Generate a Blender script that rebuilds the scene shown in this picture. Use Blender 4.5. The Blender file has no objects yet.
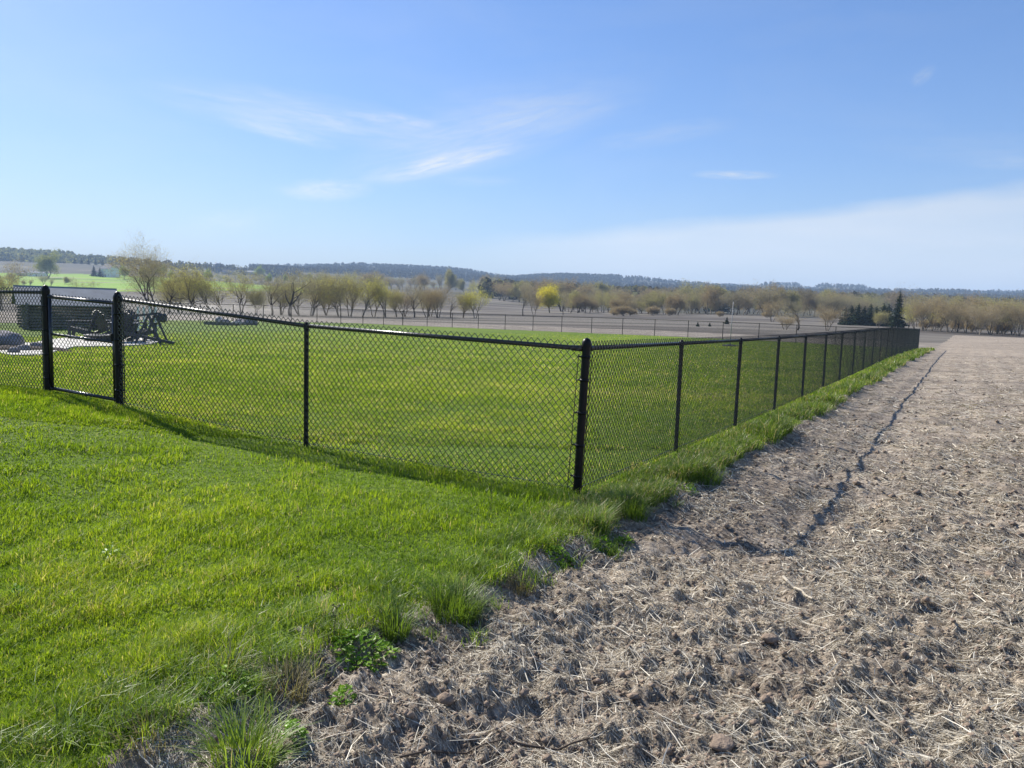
import bpy, math, random
import numpy as np
from mathutils import Matrix, Vector

# ------------------------------------------------------------------ camera
CAM_Z = 1.55
F = 769.0
PITCH = math.atan(79.0 / F)
ROLL = math.radians(1.8)
sc = bpy.context.scene
cd = bpy.data.cameras.new('camera')
cam = bpy.data.objects.new('camera', cd)
sc.collection.objects.link(cam)
cd.sensor_width = 36.0
cd.lens = 36.0 * F / 1024.0
cd.clip_start = 0.05
cd.clip_end = 20000
CM = Matrix.Rotation(math.pi / 2 - PITCH, 4, 'X') @ Matrix.Rotation(ROLL, 4, 'Z')
cam.matrix_world = Matrix.Translation((0, 0, CAM_Z)) @ CM
sc.camera = cam

def ray(px, py):
    return CM.to_3x3() @ Vector(((px - 512) / F, -(py - 384) / F, -1.0))

# ------------------------------------------------------------------ light
SUN_AZ = math.radians(-47.3)      # from +Y towards +X
SUN_EL = math.radians(36.0)
world = bpy.data.worlds.new('World')
sc.world = world
world.use_nodes = True
SKY_STRENGTH = 0.076
sun = bpy.data.lights.new('sun', 'SUN')
sun.energy = 5.0
sun.angle = math.radians(0.5)
sun.color = (1.0, 0.94, 0.85)
so = bpy.data.objects.new('sun', sun)
sc.collection.objects.link(so)
sd = Vector((math.sin(SUN_AZ) * math.cos(SUN_EL), math.cos(SUN_AZ) * math.cos(SUN_EL), math.sin(SUN_EL)))
so.rotation_euler = sd.to_track_quat('Z', 'Y').to_euler()
so.location = sd * 50
sc.view_settings.view_transform = 'Standard'
sc.view_settings.look = 'None'
sc.view_settings.exposure = 0.78
sc.view_settings.gamma = 1.0
sc.view_settings.use_curve_mapping = False

class NT:
    """small node-tree writer"""
    def __init__(s, tree):
        s.t = tree
        tree.nodes.clear()
    def n(s, typ, **kw):
        nd = s.t.nodes.new(typ)
        for k, v in kw.items():
            if k.startswith('i_'):
                nd.inputs[k[2:].replace('_', ' ')].default_value = v
            elif k.startswith('x_'):
                nd.inputs[int(k[2:])].default_value = v
            else:
                setattr(nd, k, v)
        return nd
    def l(s, a, b):
        s.t.links.new(a, b)
    def math(s, op, a, b=None, clamp=False):
        nd = s.t.nodes.new('ShaderNodeMath')
        nd.operation = op
        nd.use_clamp = clamp
        for i, v in enumerate((a, b)):
            if v is None:
                continue
            if isinstance(v, (int, float)):
                nd.inputs[i].default_value = v
            else:
                s.l(v, nd.inputs[i])
        return nd.outputs[0]
    def mix(s, fac, a, b, typ='MIX'):
        nd = s.t.nodes.new('ShaderNodeMix')
        nd.data_type = 'RGBA'
        nd.blend_type = typ
        for idx, v in ((0, fac), (6, a), (7, b)):
            if isinstance(v, (int, float)):
                nd.inputs[idx].default_value = v
            elif isinstance(v, tuple):
                nd.inputs[idx].default_value = v if len(v) == 4 else v + (1,)
            else:
                s.l(v, nd.inputs[idx])
        return nd.outputs[2]
    def ramp(s, fac, stops):
        nd = s.t.nodes.new('ShaderNodeValToRGB')
        cr = nd.color_ramp
        while len(cr.elements) < len(stops):
            cr.elements.new(0.5)
        for e, (p, c) in zip(cr.elements, stops):
            e.position = p
            e.color = c if len(c) == 4 else tuple(c) + (1,)
        s.l(fac, nd.inputs[0])
        return nd.outputs[0]
    def noise(s, vec, scale, detail=4, rough=0.55, dist=0.0):
        nd = s.t.nodes.new('ShaderNodeTexNoise')
        nd.inputs['Scale'].default_value = scale
        nd.inputs['Detail'].default_value = detail
        nd.inputs['Roughness'].default_value = rough
        nd.inputs['Distortion'].default_value = dist
        if vec is not None:
            s.l(vec, nd.inputs['Vector'])
        return nd.outputs[0]
    def mapping(s, vec, loc=(0, 0, 0), rot=(0, 0, 0), scale=(1, 1, 1)):
        nd = s.t.nodes.new('ShaderNodeMapping')
        nd.inputs['Location'].default_value = loc
        nd.inputs['Rotation'].default_value = rot
        nd.inputs['Scale'].default_value = scale
        s.l(vec, nd.inputs['Vector'])
        return nd.outputs[0]

def build_sky():
    t = NT(world.node_tree)
    out = t.n('ShaderNodeOutputWorld')
    bg = t.n('ShaderNodeBackground')
    bg.inputs['Strength'].default_value = SKY_STRENGTH
    sky = t.n('ShaderNodeTexSky', sky_type='NISHITA', sun_disc=False)
    sky.sun_elevation = SUN_EL
    sky.sun_rotation = SUN_AZ % (2 * math.pi)
    sky.altitude = 300
    sky.air_density = 1.0
    sky.dust_density = 0.35
    sky.ozone_density = 2.6
    tc = t.n('ShaderNodeTexCoord')
    sx = t.n('ShaderNodeSeparateXYZ')
    t.l(tc.outputs['Generated'], sx.inputs[0])
    az = t.math('ARCTAN2', sx.outputs[0], sx.outputs[1])
    el = t.math('ARCSINE', sx.outputs[2])
    comb = t.n('ShaderNodeCombineXYZ')
    t.l(az, comb.inputs[0]); t.l(el, comb.inputs[1])
    v = comb.outputs[0]
    def ae(px, py):
        d = ray(px, py).normalized()
        return math.atan2(d.x, d.y), math.asin(d.z)
    total = None
    # (centre px, py, half length px, half width px, tilt deg (picture, up to the right), strength)
    wisps = [(312, 118, 160, 24, -2, .42), (328, 190, 46, 12, 6, .62), (300, 192, 30, 7, 0, .2), (440, 164, 88, 12, 16, .8),
             (475, 140, 150, 34, 18, .34), (735, 175, 44, 5, 0, .55), (280, 133, 60, 8, -8, .35),
             (530, 108, 130, 30, 8, .2), (480, 181, 46, 6, 4, .2), (400, 121, 46, 8, -3, .42), (660, 135, 80, 12, 10, .2),
             (923, 76, 12, 7, 40, .25), (1000, 150, 120, 16, -4, .13), (230, 222, 50, 14, 12, .2), (1020, 163, 40, 6, 0, .2)]
    sr = random.Random(5)
    for (px, py, hl, hw, tilt, stg) in wisps:
        a0, e0 = ae(px, py)
        m = t.mapping(v, loc=(-a0, -e0, 0))
        m = t.mapping(m, rot=(0, 0, -math.radians(tilt - 1.8)))
        m = t.mapping(m, scale=(F / hl, F / hw, 1))
        ln = t.n('ShaderNodeVectorMath', operation='LENGTH')
        t.l(m, ln.inputs[0])
        g = t.math('SUBTRACT', 1.0, ln.outputs['Value'], clamp=True)
        g = t.math('SMOOTH_MIN', g, 0.8)
        # streaks along the wisp
        ms = t.mapping(m, loc=(sr.uniform(0, 50), sr.uniform(0, 50), 0), scale=(1.3, .75 * hw / 12 + .5, 1))
        nz = t.noise(ms, 1.8, 10, .70, .5)
        nz = t.math('MULTIPLY', t.math('SUBTRACT', nz, .30), 2.4, clamp=True)
        f = t.math('MULTIPLY', t.math('MULTIPLY', g, nz), stg * 2.0)
        total = f if total is None else t.math('ADD', total, f)
    # the thin cloud bank low on the right: its upper edge is a slanting line
    a1, e1 = ae(480, 234); a2, e2 = ae(1024, 178)
    slope = (e2 - e1) / (a2 - a1)
    line = t.math('ADD', t.math('MULTIPLY', t.math('SUBTRACT', az, a1), slope), e1)
    wob = t.math('MULTIPLY', t.math('SUBTRACT', t.noise(t.mapping(v, scale=(3, 9, 1)), 2.2, 5), .5), .03)
    dd = t.math('SUBTRACT', t.math('ADD', line, wob), el)
    edge = t.math('MULTIPLY', dd, 55.0, clamp=True)
    fadeL = t.math('MULTIPLY', t.math('SUBTRACT', az, a1 - .06), 4.0, clamp=True)
    st = t.noise(t.mapping(v, rot=(0, 0, .1), scale=(1.5, 10, 1)), 3.0, 5)
    bank = t.math('MULTIPLY', t.math('MULTIPLY', edge, fadeL), t.math('ADD', t.math('MULTIPLY', st, .60), .42))
    total = t.math('ADD', total, bank)
    # faint overall cirrus veil
    veil = t.noise(t.mapping(v, rot=(0, 0, .35), scale=(2.0, 7.0, 1)), 1.6, 6, .6, .4)
    veil = t.math('MULTIPLY', t.math('SUBTRACT', veil, .48), .35, clamp=True)
    total = t.math('ADD', total, veil, clamp=True)
    hs = t.n('ShaderNodeHueSaturation', i_Saturation=1.12)
    t.l(t.mix(1.0, sky.outputs[0], (1.0, 1.0, 1.13), 'MULTIPLY'), hs.inputs['Color'])
    bw0 = t.n('ShaderNodeRGBToBW')
    t.l(sky.outputs[0], bw0.inputs[0])
    ksc = t.math('DIVIDE', 1.27, t.math('ADD', 1.0, t.math('MULTIPLY', bw0.outputs[0], .055)))
    sky2 = t.n('ShaderNodeVectorMath', operation='SCALE')
    t.l(hs.outputs[0], sky2.inputs[0]); t.l(ksc, sky2.inputs['Scale'])
    bw = t.n('ShaderNodeRGBToBW')
    t.l(sky2.outputs[0], bw.inputs[0])
    lum = t.math('ADD', t.math('MULTIPLY', bw.outputs[0], .8), 3.2)
    sc_ = t.n('ShaderNodeVectorMath', operation='SCALE', x_0=(.93, 1.0, 1.08))
    t.l(lum, sc_.inputs['Scale'])
    col = t.mix(total, sky2.outputs[0], sc_.outputs[0])
    t.l(col, bg.inputs[0])
    t.l(bg.outputs[0], out.inputs[0])
build_sky()

# ------------------------------------------------------------------ helpers
rng = np.random.default_rng(11)
R = random.Random(7)
COL = sc.collection

def link(o, parent=None):
    COL.objects.link(o)
    if parent is not None:
        o.parent = parent
    return o

def tag(o, label=None, cat=None, group=None, kind=None):
    if label: o['label'] = label
    if cat: o['category'] = cat
    if group: o['group'] = group
    if kind: o['kind'] = kind
    return o

def mesh_np(name, V, quads=None, tris=None, mat=None, smooth=False, attr=None):
    me = bpy.data.meshes.new(name)
    V = np.asarray(V, dtype=np.float32).reshape(-1, 3)
    nq = 0 if quads is None else len(quads)
    nt = 0 if tris is None else len(tris)
    me.vertices.add(len(V))
    me.vertices.foreach_set('co', V.ravel())
    idx = []
    if nq: idx.append(np.asarray(quads, dtype=np.int32).ravel())
    if nt: idx.append(np.asarray(tris, dtype=np.int32).ravel())
    idx = np.concatenate(idx)
    me.loops.add(len(idx))
    me.loops.foreach_set('vertex_index', idx)
    me.polygons.add(nq + nt)
    st = np.concatenate([np.arange(nq) * 4, nq * 4 + np.arange(nt) * 3]).astype(np.int32)
    me.polygons.foreach_set('loop_start', st)
    me.polygons.foreach_set('use_smooth', np.full(nq + nt, smooth, dtype=bool))
    if attr is not None:
        for k, a in attr.items():
            at_ = me.attributes.new(k, 'FLOAT', 'POINT')
            at_.data.foreach_set('value', np.asarray(a, dtype=np.float32))
    me.update(calc_edges=True)
    if mat is not None:
        me.materials.append(mat)
    return me

def obj(name, me, parent=None, loc=None, rotz=0.0):
    o = bpy.data.objects.new(name, me)
    link(o, parent)
    if loc is not None: o.location = loc
    if rotz: o.rotation_euler = (0, 0, rotz)
    return o

def empty(name, loc, rotz=0.0, scale=1.0):
    o = bpy.data.objects.new(name, None)
    o.empty_display_size = .3
    link(o)
    o.location = loc
    o.rotation_euler = (0, 0, rotz)
    o.scale = (scale,) * 3 if not isinstance(scale, tuple) else scale
    return o

def copy_tree(root, label=None):
    r = root.copy(); COL.objects.link(r)
    for ch in list(root.children):
        c = ch.copy(); COL.objects.link(c); c.parent = r
        for g in list(ch.children):
            d = g.copy(); COL.objects.link(d); d.parent = c
    if label: r['label'] = label
    return r

def vnoise(x, y, seed=0):
    xi = np.floor(x).astype(np.int64); yi = np.floor(y).astype(np.int64)
    fx = x - xi; fy = y - yi
    fx = fx * fx * (3 - 2 * fx); fy = fy * fy * (3 - 2 * fy)
    def h(a, b):
        n = (a * 374761393 + b * 668265263 + seed * 1442695041) & 0x7fffffff
        n = ((n ^ (n >> 13)) * 1274126177) & 0x7fffffff
        n = n ^ (n >> 16)
        return (n & 0xffff) / 65535.0
    return (h(xi, yi) * (1 - fx) + h(xi + 1, yi) * fx) * (1 - fy) + (h(xi, yi + 1) * (1 - fx) + h(xi + 1, yi + 1) * fx) * fy

def fbm(x, y, seed=0, oct=4, gain=.5):
    a = 1.0; s = 0; tot = 0
    for i in range(oct):
        s = s + a * (vnoise(x * 2 ** i, y * 2 ** i, seed + i * 17) - .5)
        tot += a; a *= gain
    return s / tot * 2

def tubes(P0, P1, R0, R1, n=4):
    """prisms between point pairs -> V, quads"""
    P0 = np.asarray(P0, float).reshape(-1, 3); P1 = np.asarray(P1, float).reshape(-1, 3)
    m = len(P0)
    R0 = np.broadcast_to(np.asarray(R0, float), (m,)); R1 = np.broadcast_to(np.asarray(R1, float), (m,))
    d = P1 - P0
    L = np.linalg.norm(d, axis=1, keepdims=True) + 1e-9
    d = d / L
    up = np.where(np.abs(d[:, 2:3]) < .9, np.array([[0, 0, 1.0]]), np.array([[1.0, 0, 0]]))
    a = np.cross(d, up); a /= np.linalg.norm(a, axis=1, keepdims=True) + 1e-9
    b = np.cross(d, a)
    ang = np.arange(n) / n * 2 * math.pi + math.pi / 4
    ring = np.cos(ang)[None, :, None] * a[:, None, :] + np.sin(ang)[None, :, None] * b[:, None, :]
    V = np.concatenate([P0[:, None, :] + ring * R0[:, None, None], P1[:, None, :] + ring * R1[:, None, None]], axis=1)
    base = (np.arange(m) * 2 * n)[:, None]
    j = np.arange(n)[None, :]; k = (j + 1) % n
    Q = np.stack([base + j, base + n + j, base + n + k, base + k], axis=2).reshape(-1, 4)
    return V.reshape(-1, 3), Q

class MB:
    """collects boxes, tubes and lathes for ONE mesh"""
    def __init__(s):
        s.V = []; s.Q = []; s.T = []; s.n = 0
    def add(s, V, Q=None, T=None):
        V = np.asarray(V, float).reshape(-1, 3)
        s.V.append(V)
        if Q is not None and len(Q): s.Q.append(np.asarray(Q) + s.n)
        if T is not None and len(T): s.T.append(np.asarray(T) + s.n)
        s.n += len(V)
        return s
    def box(s, c, size, M=None, taper=1.0, bev=0.0):
        x, y, z = [v / 2 for v in size]
        b = bev
        if b > 0:
            lo = [(-x + b, -y + b), (x - b, -y + b), (x, -y + 2 * b), (x, y - b), (x - b, y), (-x + b, y), (-x, y - b), (-x, -y + b)]
            V = []
            for zz, k in ((-z, .0), (-z + b, 1), (z - b, 1), (z, .0)):
                for (px, py) in [(-x + b, -y), (x - b, -y), (x, -y + b), (x, y - b), (x - b, y), (-x + b, y), (-x, y - b), (-x, -y + b)]:
                    sx = px if k else px * (x - b) / x
                    sy = py if k else py * (y - b) / y
                    V.append((sx, sy, zz))
            V = np.array(V)
            Q = []
            for r in range(3):
                for i in range(8):
                    j = (i + 1) % 8
                    Q.append((r * 8 + i, r * 8 + j, r * 8 + 8 + j, r * 8 + 8 + i))
            for o in (0, 24):
                f = [(o, o + 1, o + 2, o + 3), (o, o + 3, o + 4, o + 7), (o + 7, o + 4, o + 5, o + 6)]
                Q += [tuple(reversed(q)) for q in f] if o == 0 else f
        else:
            V = np.array([(sx * x, sy * y, sz * z) for sz in (-1, 1) for sx, sy in ((-1, -1), (1, -1), (1, 1), (-1, 1))])
            V[4:, :2] *= taper
            Q = [(3, 2, 1, 0), (4, 5, 6, 7), (0, 1, 5, 4), (1, 2, 6, 5), (2, 3, 7, 6), (3, 0, 4, 7)]
        if M is not None:
            V = np.array([tuple(M @ Vector(v)) for v in V])
        return s.add(V + np.array(c), Q)
    def bar(s, a, b, w, h):
        """rectangular bar from a to b"""
        a = Vector(a); b = Vector(b); d = b - a
        M = d.to_track_quat('X', 'Z').to_matrix()
        return s.box((a + b) / 2, (d.length, w, h), M)
    def tube(s, a, b, r0, r1=None, n=10, cap=True):
        r1 = r0 if r1 is None else r1
        V, Q = tubes([a], [b], r0, r1, n)
        T = []
        if cap:
            V = np.concatenate([V, [a], [b]])
            for j in range(n):
                k = (j + 1) % n
                T.append((2 * n, j, k)); T.append((2 * n + 1, n + k, n + j))
        return s.add(V, Q, T)
    def lathe(s, prof, c=(0, 0, 0), n=14):
        V = []; Q = []
        for (r, z) in prof:
            for j in range(n):
                a = 2 * math.pi * j / n
                V.append((c[0] + r * math.cos(a), c[1] + r * math.sin(a), c[2] + z))
        for i in range(len(prof) - 1):
            for j in range(n):
                k = (j + 1) % n
                Q.append((i * n + j, i * n + k, (i + 1) * n + k, (i + 1) * n + j))
        return s.add(V, Q)
    def me(s, name, mat, smooth=False):
        return mesh_np(name, np.concatenate(s.V), np.concatenate(s.Q) if s.Q else None, np.concatenate(s.T) if s.T else None, mat, smooth)
    def build(s, name, mat, parent=None, loc=None, rotz=0.0, smooth=False):
        return obj(name, s.me(name, mat, smooth), parent, loc, rotz)

# ------------------------------------------------------------------ materials
def new_mat(name):
    m = bpy.data.materials.new(name)
    m.use_nodes = True
    return m, NT(m.node_tree)

def principled(name, col, rough=.7, metal=0.0, spec=.5, var=.0, scale=5, bump=0.0, bscale=40):
    m, t = new_mat(name)
    out = t.n('ShaderNodeOutputMaterial')
    p = t.n('ShaderNodeBsdfPrincipled')
    p.inputs['Roughness'].default_value = rough
    p.inputs['Metallic'].default_value = metal
    p.inputs['Specular IOR Level'].default_value = spec
    tc = t.n('ShaderNodeTexCoord')
    if var > 0:
        nz = t.noise(tc.outputs['Object'], scale, 5)
        lo = tuple(max(0, c * (1 - var)) for c in col); hi = tuple(c * (1 + var) for c in col)
        c = t.ramp(nz, [(.3, lo), (.7, hi)])
        t.l(c, p.inputs['Base Color'])
    else:
        p.inputs['Base Color'].default_value = tuple(col) + (1,)
    if bump > 0:
        b = t.n('ShaderNodeBump', i_Strength=bump, i_Distance=.02)
        t.l(t.noise(tc.outputs['Object'], bscale, 4), b.inputs['Height'])
        t.l(b.outputs[0], p.inputs['Normal'])
    t.l(p.outputs[0], out.inputs[0])
    return m

def leafy(name, stops, trans=.45, gloss=.0, rough=.5, patch=None):
    """thin foliage: colour from the per-blade attribute rnd, diffuse + translucent + a little gloss"""
    m, t = new_mat(name)
    out = t.n('ShaderNodeOutputMaterial')
    at_ = t.n('ShaderNodeAttribute', attribute_name='rnd')
    fac = at_.outputs['Fac']
    geo = t.n('ShaderNodeNewGeometry')
    col = t.ramp(fac, stops)
    if patch is not None:
        sc1, dark, light = patch
        nz = t.noise(geo.outputs['Position'], sc1, 4, .6)
        k = t.ramp(nz, [(.35, dark), (.65, light)])
        col = t.mix(1.0, col, k, 'MULTIPLY')
    d = t.n('ShaderNodeBsdfDiffuse'); t.l(col, d.inputs[0])
    tr = t.n('ShaderNodeBsdfTranslucent')
    tcol = t.mix(1.0, col, (1.15, 1.1, .55), 'MULTIPLY')
    t.l(tcol, tr.inputs[0])
    mx = t.n('ShaderNodeMixShader'); mx.inputs[0].default_value = trans
    t.l(d.outputs[0], mx.inputs[1]); t.l(tr.outputs[0], mx.inputs[2])
    last = mx.outputs[0]
    if gloss > 0:
        g = t.n('ShaderNodeBsdfGlossy', i_Roughness=rough)
        g.inputs[0].default_value = (1, 1, 1, 1)
        m2 = t.n('ShaderNodeMixShader'); m2.inputs[0].default_value = gloss
        t.l(last, m2.inputs[1]); t.l(g.outputs[0], m2.inputs[2])
        last = m2.outputs[0]
    t.l(last, out.inputs[0])
    return m

M_black = principled('black_vinyl_paint', (.004, .004, .005), .4, 0, .22)
M_rail = principled('black_rail_paint', (.012, .012, .014), .28, 0, .7)
M_matt = principled('dull_black_rail', (.02, .02, .02), .8, 0, .15)
M_wire = principled('black_coated_wire', (.032, .032, .036), .27, 0, 1.0)
M_steel = principled('galvanised_steel', (.30, .30, .31), .6, .2, .5, .12, 9)
M_bark = principled('bark', (.20, .17, .13), .9, 0, .2, .3, 3)
M_bark_dark = principled('dark_bark', (.075, .062, .050), .9, 0, .2, .3, 3)
M_log = principled('weathered_log', (.19, .175, .16), .85, 0, .3, .45, 3.5)
M_plank = principled('dark_plank', (.022, .020, .019), .85, 0, .3, .3, 3)  # near-black planks of the shelter gables
M_roof = principled('grey_shingle_roof', (.20, .225, .25), .8, 0, .3, .15, 2, .3, 20)
M_concrete = principled('concrete', (.48, .46, .41), .85, 0, .3, .1, 1.6, .2, 30)
M_boulder = principled('grey_boulder_stone', (.20, .19, .21), .85, 0, .3, .35, 2.2, .7, 6)
M_mulch = principled('dark_mulch', (.06, .045, .04), .95, 0, .2, .4, 14, .9, 30)
M_chair = principled('charcoal_resin', (.028, .030, .042), .5, 0, .5)
M_white = principled('white_paint', (.82, .82, .80), .6, 0, .4, .05, 2)
M_houseroof = principled('slate_blue_shingle', (.06, .075, .11), .8, 0, .3, .15, 1)
M_tanwall = principled('pale_siding', (.52, .50, .46), .75, 0, .3, .06, 1)
M_glass = principled('window_glass', (.03, .035, .045), .12, 0, .6)
M_pit = principled('fire_pit_block', (.085, .08, .08), .9, 0, .3, .3, 8, .6, 20)
M_stone = principled('pale_stone', (.42, .40, .37), .85, 0, .3, .25, 6, .5, 15)
M_clod = principled('soil_clod', (.24, .185, .14), .95, 0, .2, .3, 20, .8, 40)
M_stick = principled('bleached_stalk', (.50, .44, .34), .8, 0, .3, .2, 20)
M_twig = principled('dark_twig', (.10, .075, .055), .85, 0, .3, .2, 20)
M_silo = principled('silo_concrete', (.20, .22, .27), .7, 0, .4, .1, .4)

def ground_mat(name, build):
    m, t = new_mat(name)
    out = t.n('ShaderNodeOutputMaterial')
    p = t.n('ShaderNodeBsdfPrincipled')
    p.inputs['Roughness'].default_value = .95
    p.inputs['Specular IOR Level'].default_value = .15
    geo = t.n('ShaderNodeNewGeometry')
    col, h = build(t, geo.outputs['Position'])
    t.l(col, p.inputs['Base Color'])
    if h is not None:
        hs, st, dist = h
        b = t.n('ShaderNodeBump', i_Strength=st, i_Distance=dist)
        t.l(hs, b.inputs['Height'])
        t.l(b.outputs[0], p.inputs['Normal'])
    t.l(p.outputs[0], out.inputs[0])
    return m

FANG = math.atan2(.862, .507)     # direction of the side fence
def g_lawn(t, pos):
    big = t.noise(pos, .25, 5, .6)
    fine = t.noise(pos, 14, 5, .7)
    stripe = t.noise(t.mapping(pos, rot=(0, 0, .45), scale=(.12, 1.5, 1)), 1.0, 3)
    c1 = t.ramp(fine, [(.3, (.045, .075, .010)), (.5, (.10, .165, .014)), (.75, (.20, .26, .03))])
    c2 = t.ramp(big, [(.3, (.75, .85, .75)), (.7, (1.2, 1.1, 1.0))])
    c = t.mix(1.0, c1, c2, 'MULTIPLY')
    c = t.mix(.5, c, t.mix(1.0, c, t.ramp(stripe, [(.35, (.7, .75, .7)), (.65, (1.3, 1.2, 1.1))]), 'MULTIPLY'))
    return c, (fine, .6, .04)
def g_crop(t, pos):
    fine = t.noise(pos, 30, 6, .7)
    mid = t.noise(pos, 3.0, 5, .6)
    rows = t.noise(t.mapping(pos, rot=(0, 0, -FANG), scale=(.18, 3.2, 1)), 1.0, 4, .6)
    big = t.noise(t.mapping(pos, rot=(0, 0, -FANG), scale=(.3, 1, 1)), .5, 3)
    c = t.ramp(fine, [(.3, (.13, .105, .080)), (.5, (.30, .255, .20)), (.72, (.62, .555, .45))])
    c = t.mix(1.0, c, t.ramp(mid, [(.35, (.72, .70, .70)), (.65, (1.2, 1.2, 1.2))]), 'MULTIPLY')
    c = t.mix(1.0, c, t.ramp(rows, [(.35, (.8, .8, .82)), (.65, (1.18, 1.16, 1.12))]), 'MULTIPLY')
    c = t.mix(1.0, c, t.ramp(big, [(.35, (.88, .88, .88)), (.65, (1.1, 1.1, 1.1))]), 'MULTIPLY')
    return c, (fine, .9, .03)
def g_stubble(t, pos):
    a = t.noise(pos, .8, 6, .7)
    b = t.noise(t.mapping(pos, rot=(0, 0, .45), scale=(.2, 2, 1)), .6, 4)
    c = t.ramp(a, [(.32, (.13, .11, .088)), (.5, (.22, .19, .155)), (.68, (.33, .295, .245))])
    return t.mix(1.0, c, t.ramp(b, [(.35, (.8, .8, .8)), (.65, (1.12, 1.12, 1.12))]), 'MULTIPLY'), None
def g_valley(t, pos):
    m = t.mapping(pos, rot=(0, 0, .18), scale=(.35, 1.6, 1))
    a = t.noise(m, .022, 6, .65, .6)
    b = t.noise(pos, .5, 5, .7)
    c = t.ramp(a, [(.34, (.045, .038, .032)), (.44, (.085, .073, .060)), (.53, (.145, .130, .108)), (.66, (.21, .19, .155))])
    c = t.mix(1.0, c, t.ramp(b, [(.3, (.8, .8, .8)), (.7, (1.15, 1.15, 1.15))]), 'MULTIPLY')
    g = t.noise(m, .012, 4, .5, .3)
    k = t.math('MULTIPLY', t.math('SUBTRACT', g, .60), 7.0, clamp=True)
    return t.mix(t.math('MULTIPLY', k, .35), c, (.13, .15, .06)), None
def g_meadow(t, pos):
    m = t.mapping(pos, scale=(.6, 1.4, 1))
    a = t.noise(m, .012, 5, .6, .4)
    c = t.ramp(a, [(.34, (.10, .12, .045)), (.44, (.18, .32, .02)), (.56, (.22, .36, .02)), (.66, (.22, .20, .13))])
    return c, None
def g_hill(t, pos):
    a = t.noise(pos, .006, 5, .6)
    b = t.noise(pos, .08, 5, .7)
    c = t.ramp(a, [(.40, (.055, .055, .04)), (.52, (.085, .08, .055)), (.60, (.14, .125, .10)), (.68, (.10, .15, .045))])
    return t.mix(1.0, c, t.ramp(b, [(.3, (.7, .7, .7)), (.7, (1.2, 1.2, 1.2))]), 'MULTIPLY'), None
M_lawn = ground_mat('mown_lawn_ground', g_lawn)
M_crop = ground_mat('tilled_soil', g_crop)
M_stub = ground_mat('pale_stubble', g_stubble)
M_valley = ground_mat('ploughed_valley', g_valley)
M_meadow = ground_mat('green_meadow', g_meadow)
M_hill = ground_mat('wooded_hill_ground', g_hill)

# ------------------------------------------------------------------ terrain
CORNER = np.array([0.585, 6.5])
FD = np.array([.507, .862]); FD = FD / np.linalg.norm(FD)      # side fence, away from the camera
FN = np.array([FD[1], -FD[0]])                                 # to its right
LD = np.array([-.90, .435]); LD = LD / np.linalg.norm(LD)      # front fence, to the left
END = CORNER + FD * 52.4                                       # far corner, right
FAR_L = END + LD * 41.3                                        # far corner, left
QN = np.array([.435, .90]); QN = QN / np.linalg.norm(QN)       # outward normal of the far fence
PN = np.array([-FD[1], FD[0]])                                 # outward normal of the left fence

cols = [0, 150, 300, 450, 600, 750, 900, 1024]
Ds = [6, 10, 18, 33, 50, 60, 90, 150, 250, 400, 600, 900, 1300, 1700, 2500, 3500, 6000]
Y = {0:    [None, 387, 356, 337, 321, 316.5, 312, 307, 301, 293, 287.5, 275, 260, 257, 262, 272, 280],
     150:  [None, 402, 362, 338, 321, 318, 314, 311, 303.5, 293, 286, 276.5, 267, 265, 270, 277, 284],
     300:  [None, 415, 365, 338, 326, 323, 319, 315.5, 306, 296, 291, 287, 282, 277, 264, 268, 288],
     450:  [None, 425, 371, 342, 332, 329, 324, 319, 311, 303, 295, 289, 286, 281, 272, 274, 292],
     600:  [None, 431, 378, 347, 337, 334, 328, 321, 315, 311, 305, 299, 295, 290, 280, 281, 297],
     750:  [None, 438, 385, 352, 342, 339, 332, 325, 317.5, 313, 308, 303, 299, 295, 289, 286.5, 302],
     900:  [None, 443, 390, 358, 349, 346, 339.5, 331, 323, 317.5, 313, 308, 304, 300, 294, 293, 306],
     1024: [None, 448, 395, 361, 351.5, 348.5, 341, 337, 330, 323, 317, 312, 307, 303, 296, 295, 310]}

def near_plane(x, y):
    z = -.048 - .025 * (x - .617) + .0025 * (y - 6.5)
    e = np.clip(-1.8 - x, 0, 3.4)
    return z + .017 * e * e * np.clip((13 - y) / 4, 0, 1) * np.clip(y / 6, 0, 1)

def _tab():
    AZ = []; Z = []
    for c in cols:
        row = []
        az = math.atan2(ray(c, 320).x, ray(c, 320).y)
        for D, yy in zip(Ds, Y[c]):
            X = math.tan(az) * D
            if yy is None:
                row.append(float(near_plane(np.array(X), np.array(float(D)))))
            else:
                r = ray(c, yy)
                row.append(CAM_Z + D * r.z / r.y)
        AZ.append(az); Z.append(row)
    AZ = np.array(AZ); Z = np.array(Z)
    ld = np.log(np.array(Ds, float))
    gl = np.linspace(ld[0], ld[-1], 500)
    ga = np.linspace(AZ[0], AZ[-1], 160)
    G = np.array([np.interp(gl, ld, Z[i]) for i in range(len(cols))])
    G = np.array([np.interp(ga, AZ, G[:, j]) for j in range(len(gl))]).T
    def smooth(A, k, axis):
        w = np.exp(-.5 * (np.arange(-3 * k, 3 * k + 1) / k) ** 2); w /= w.sum()
        P = np.pad(A, [(3 * k, 3 * k) if a == axis else (0, 0) for a in range(2)], mode='edge')
        return np.apply_along_axis(lambda v: np.convolve(v, w, 'valid'), axis, P)
    G = smooth(smooth(G, 7, 1), 7, 0)
    return ga, gl, G
GA, GL, GG = _tab()

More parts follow.
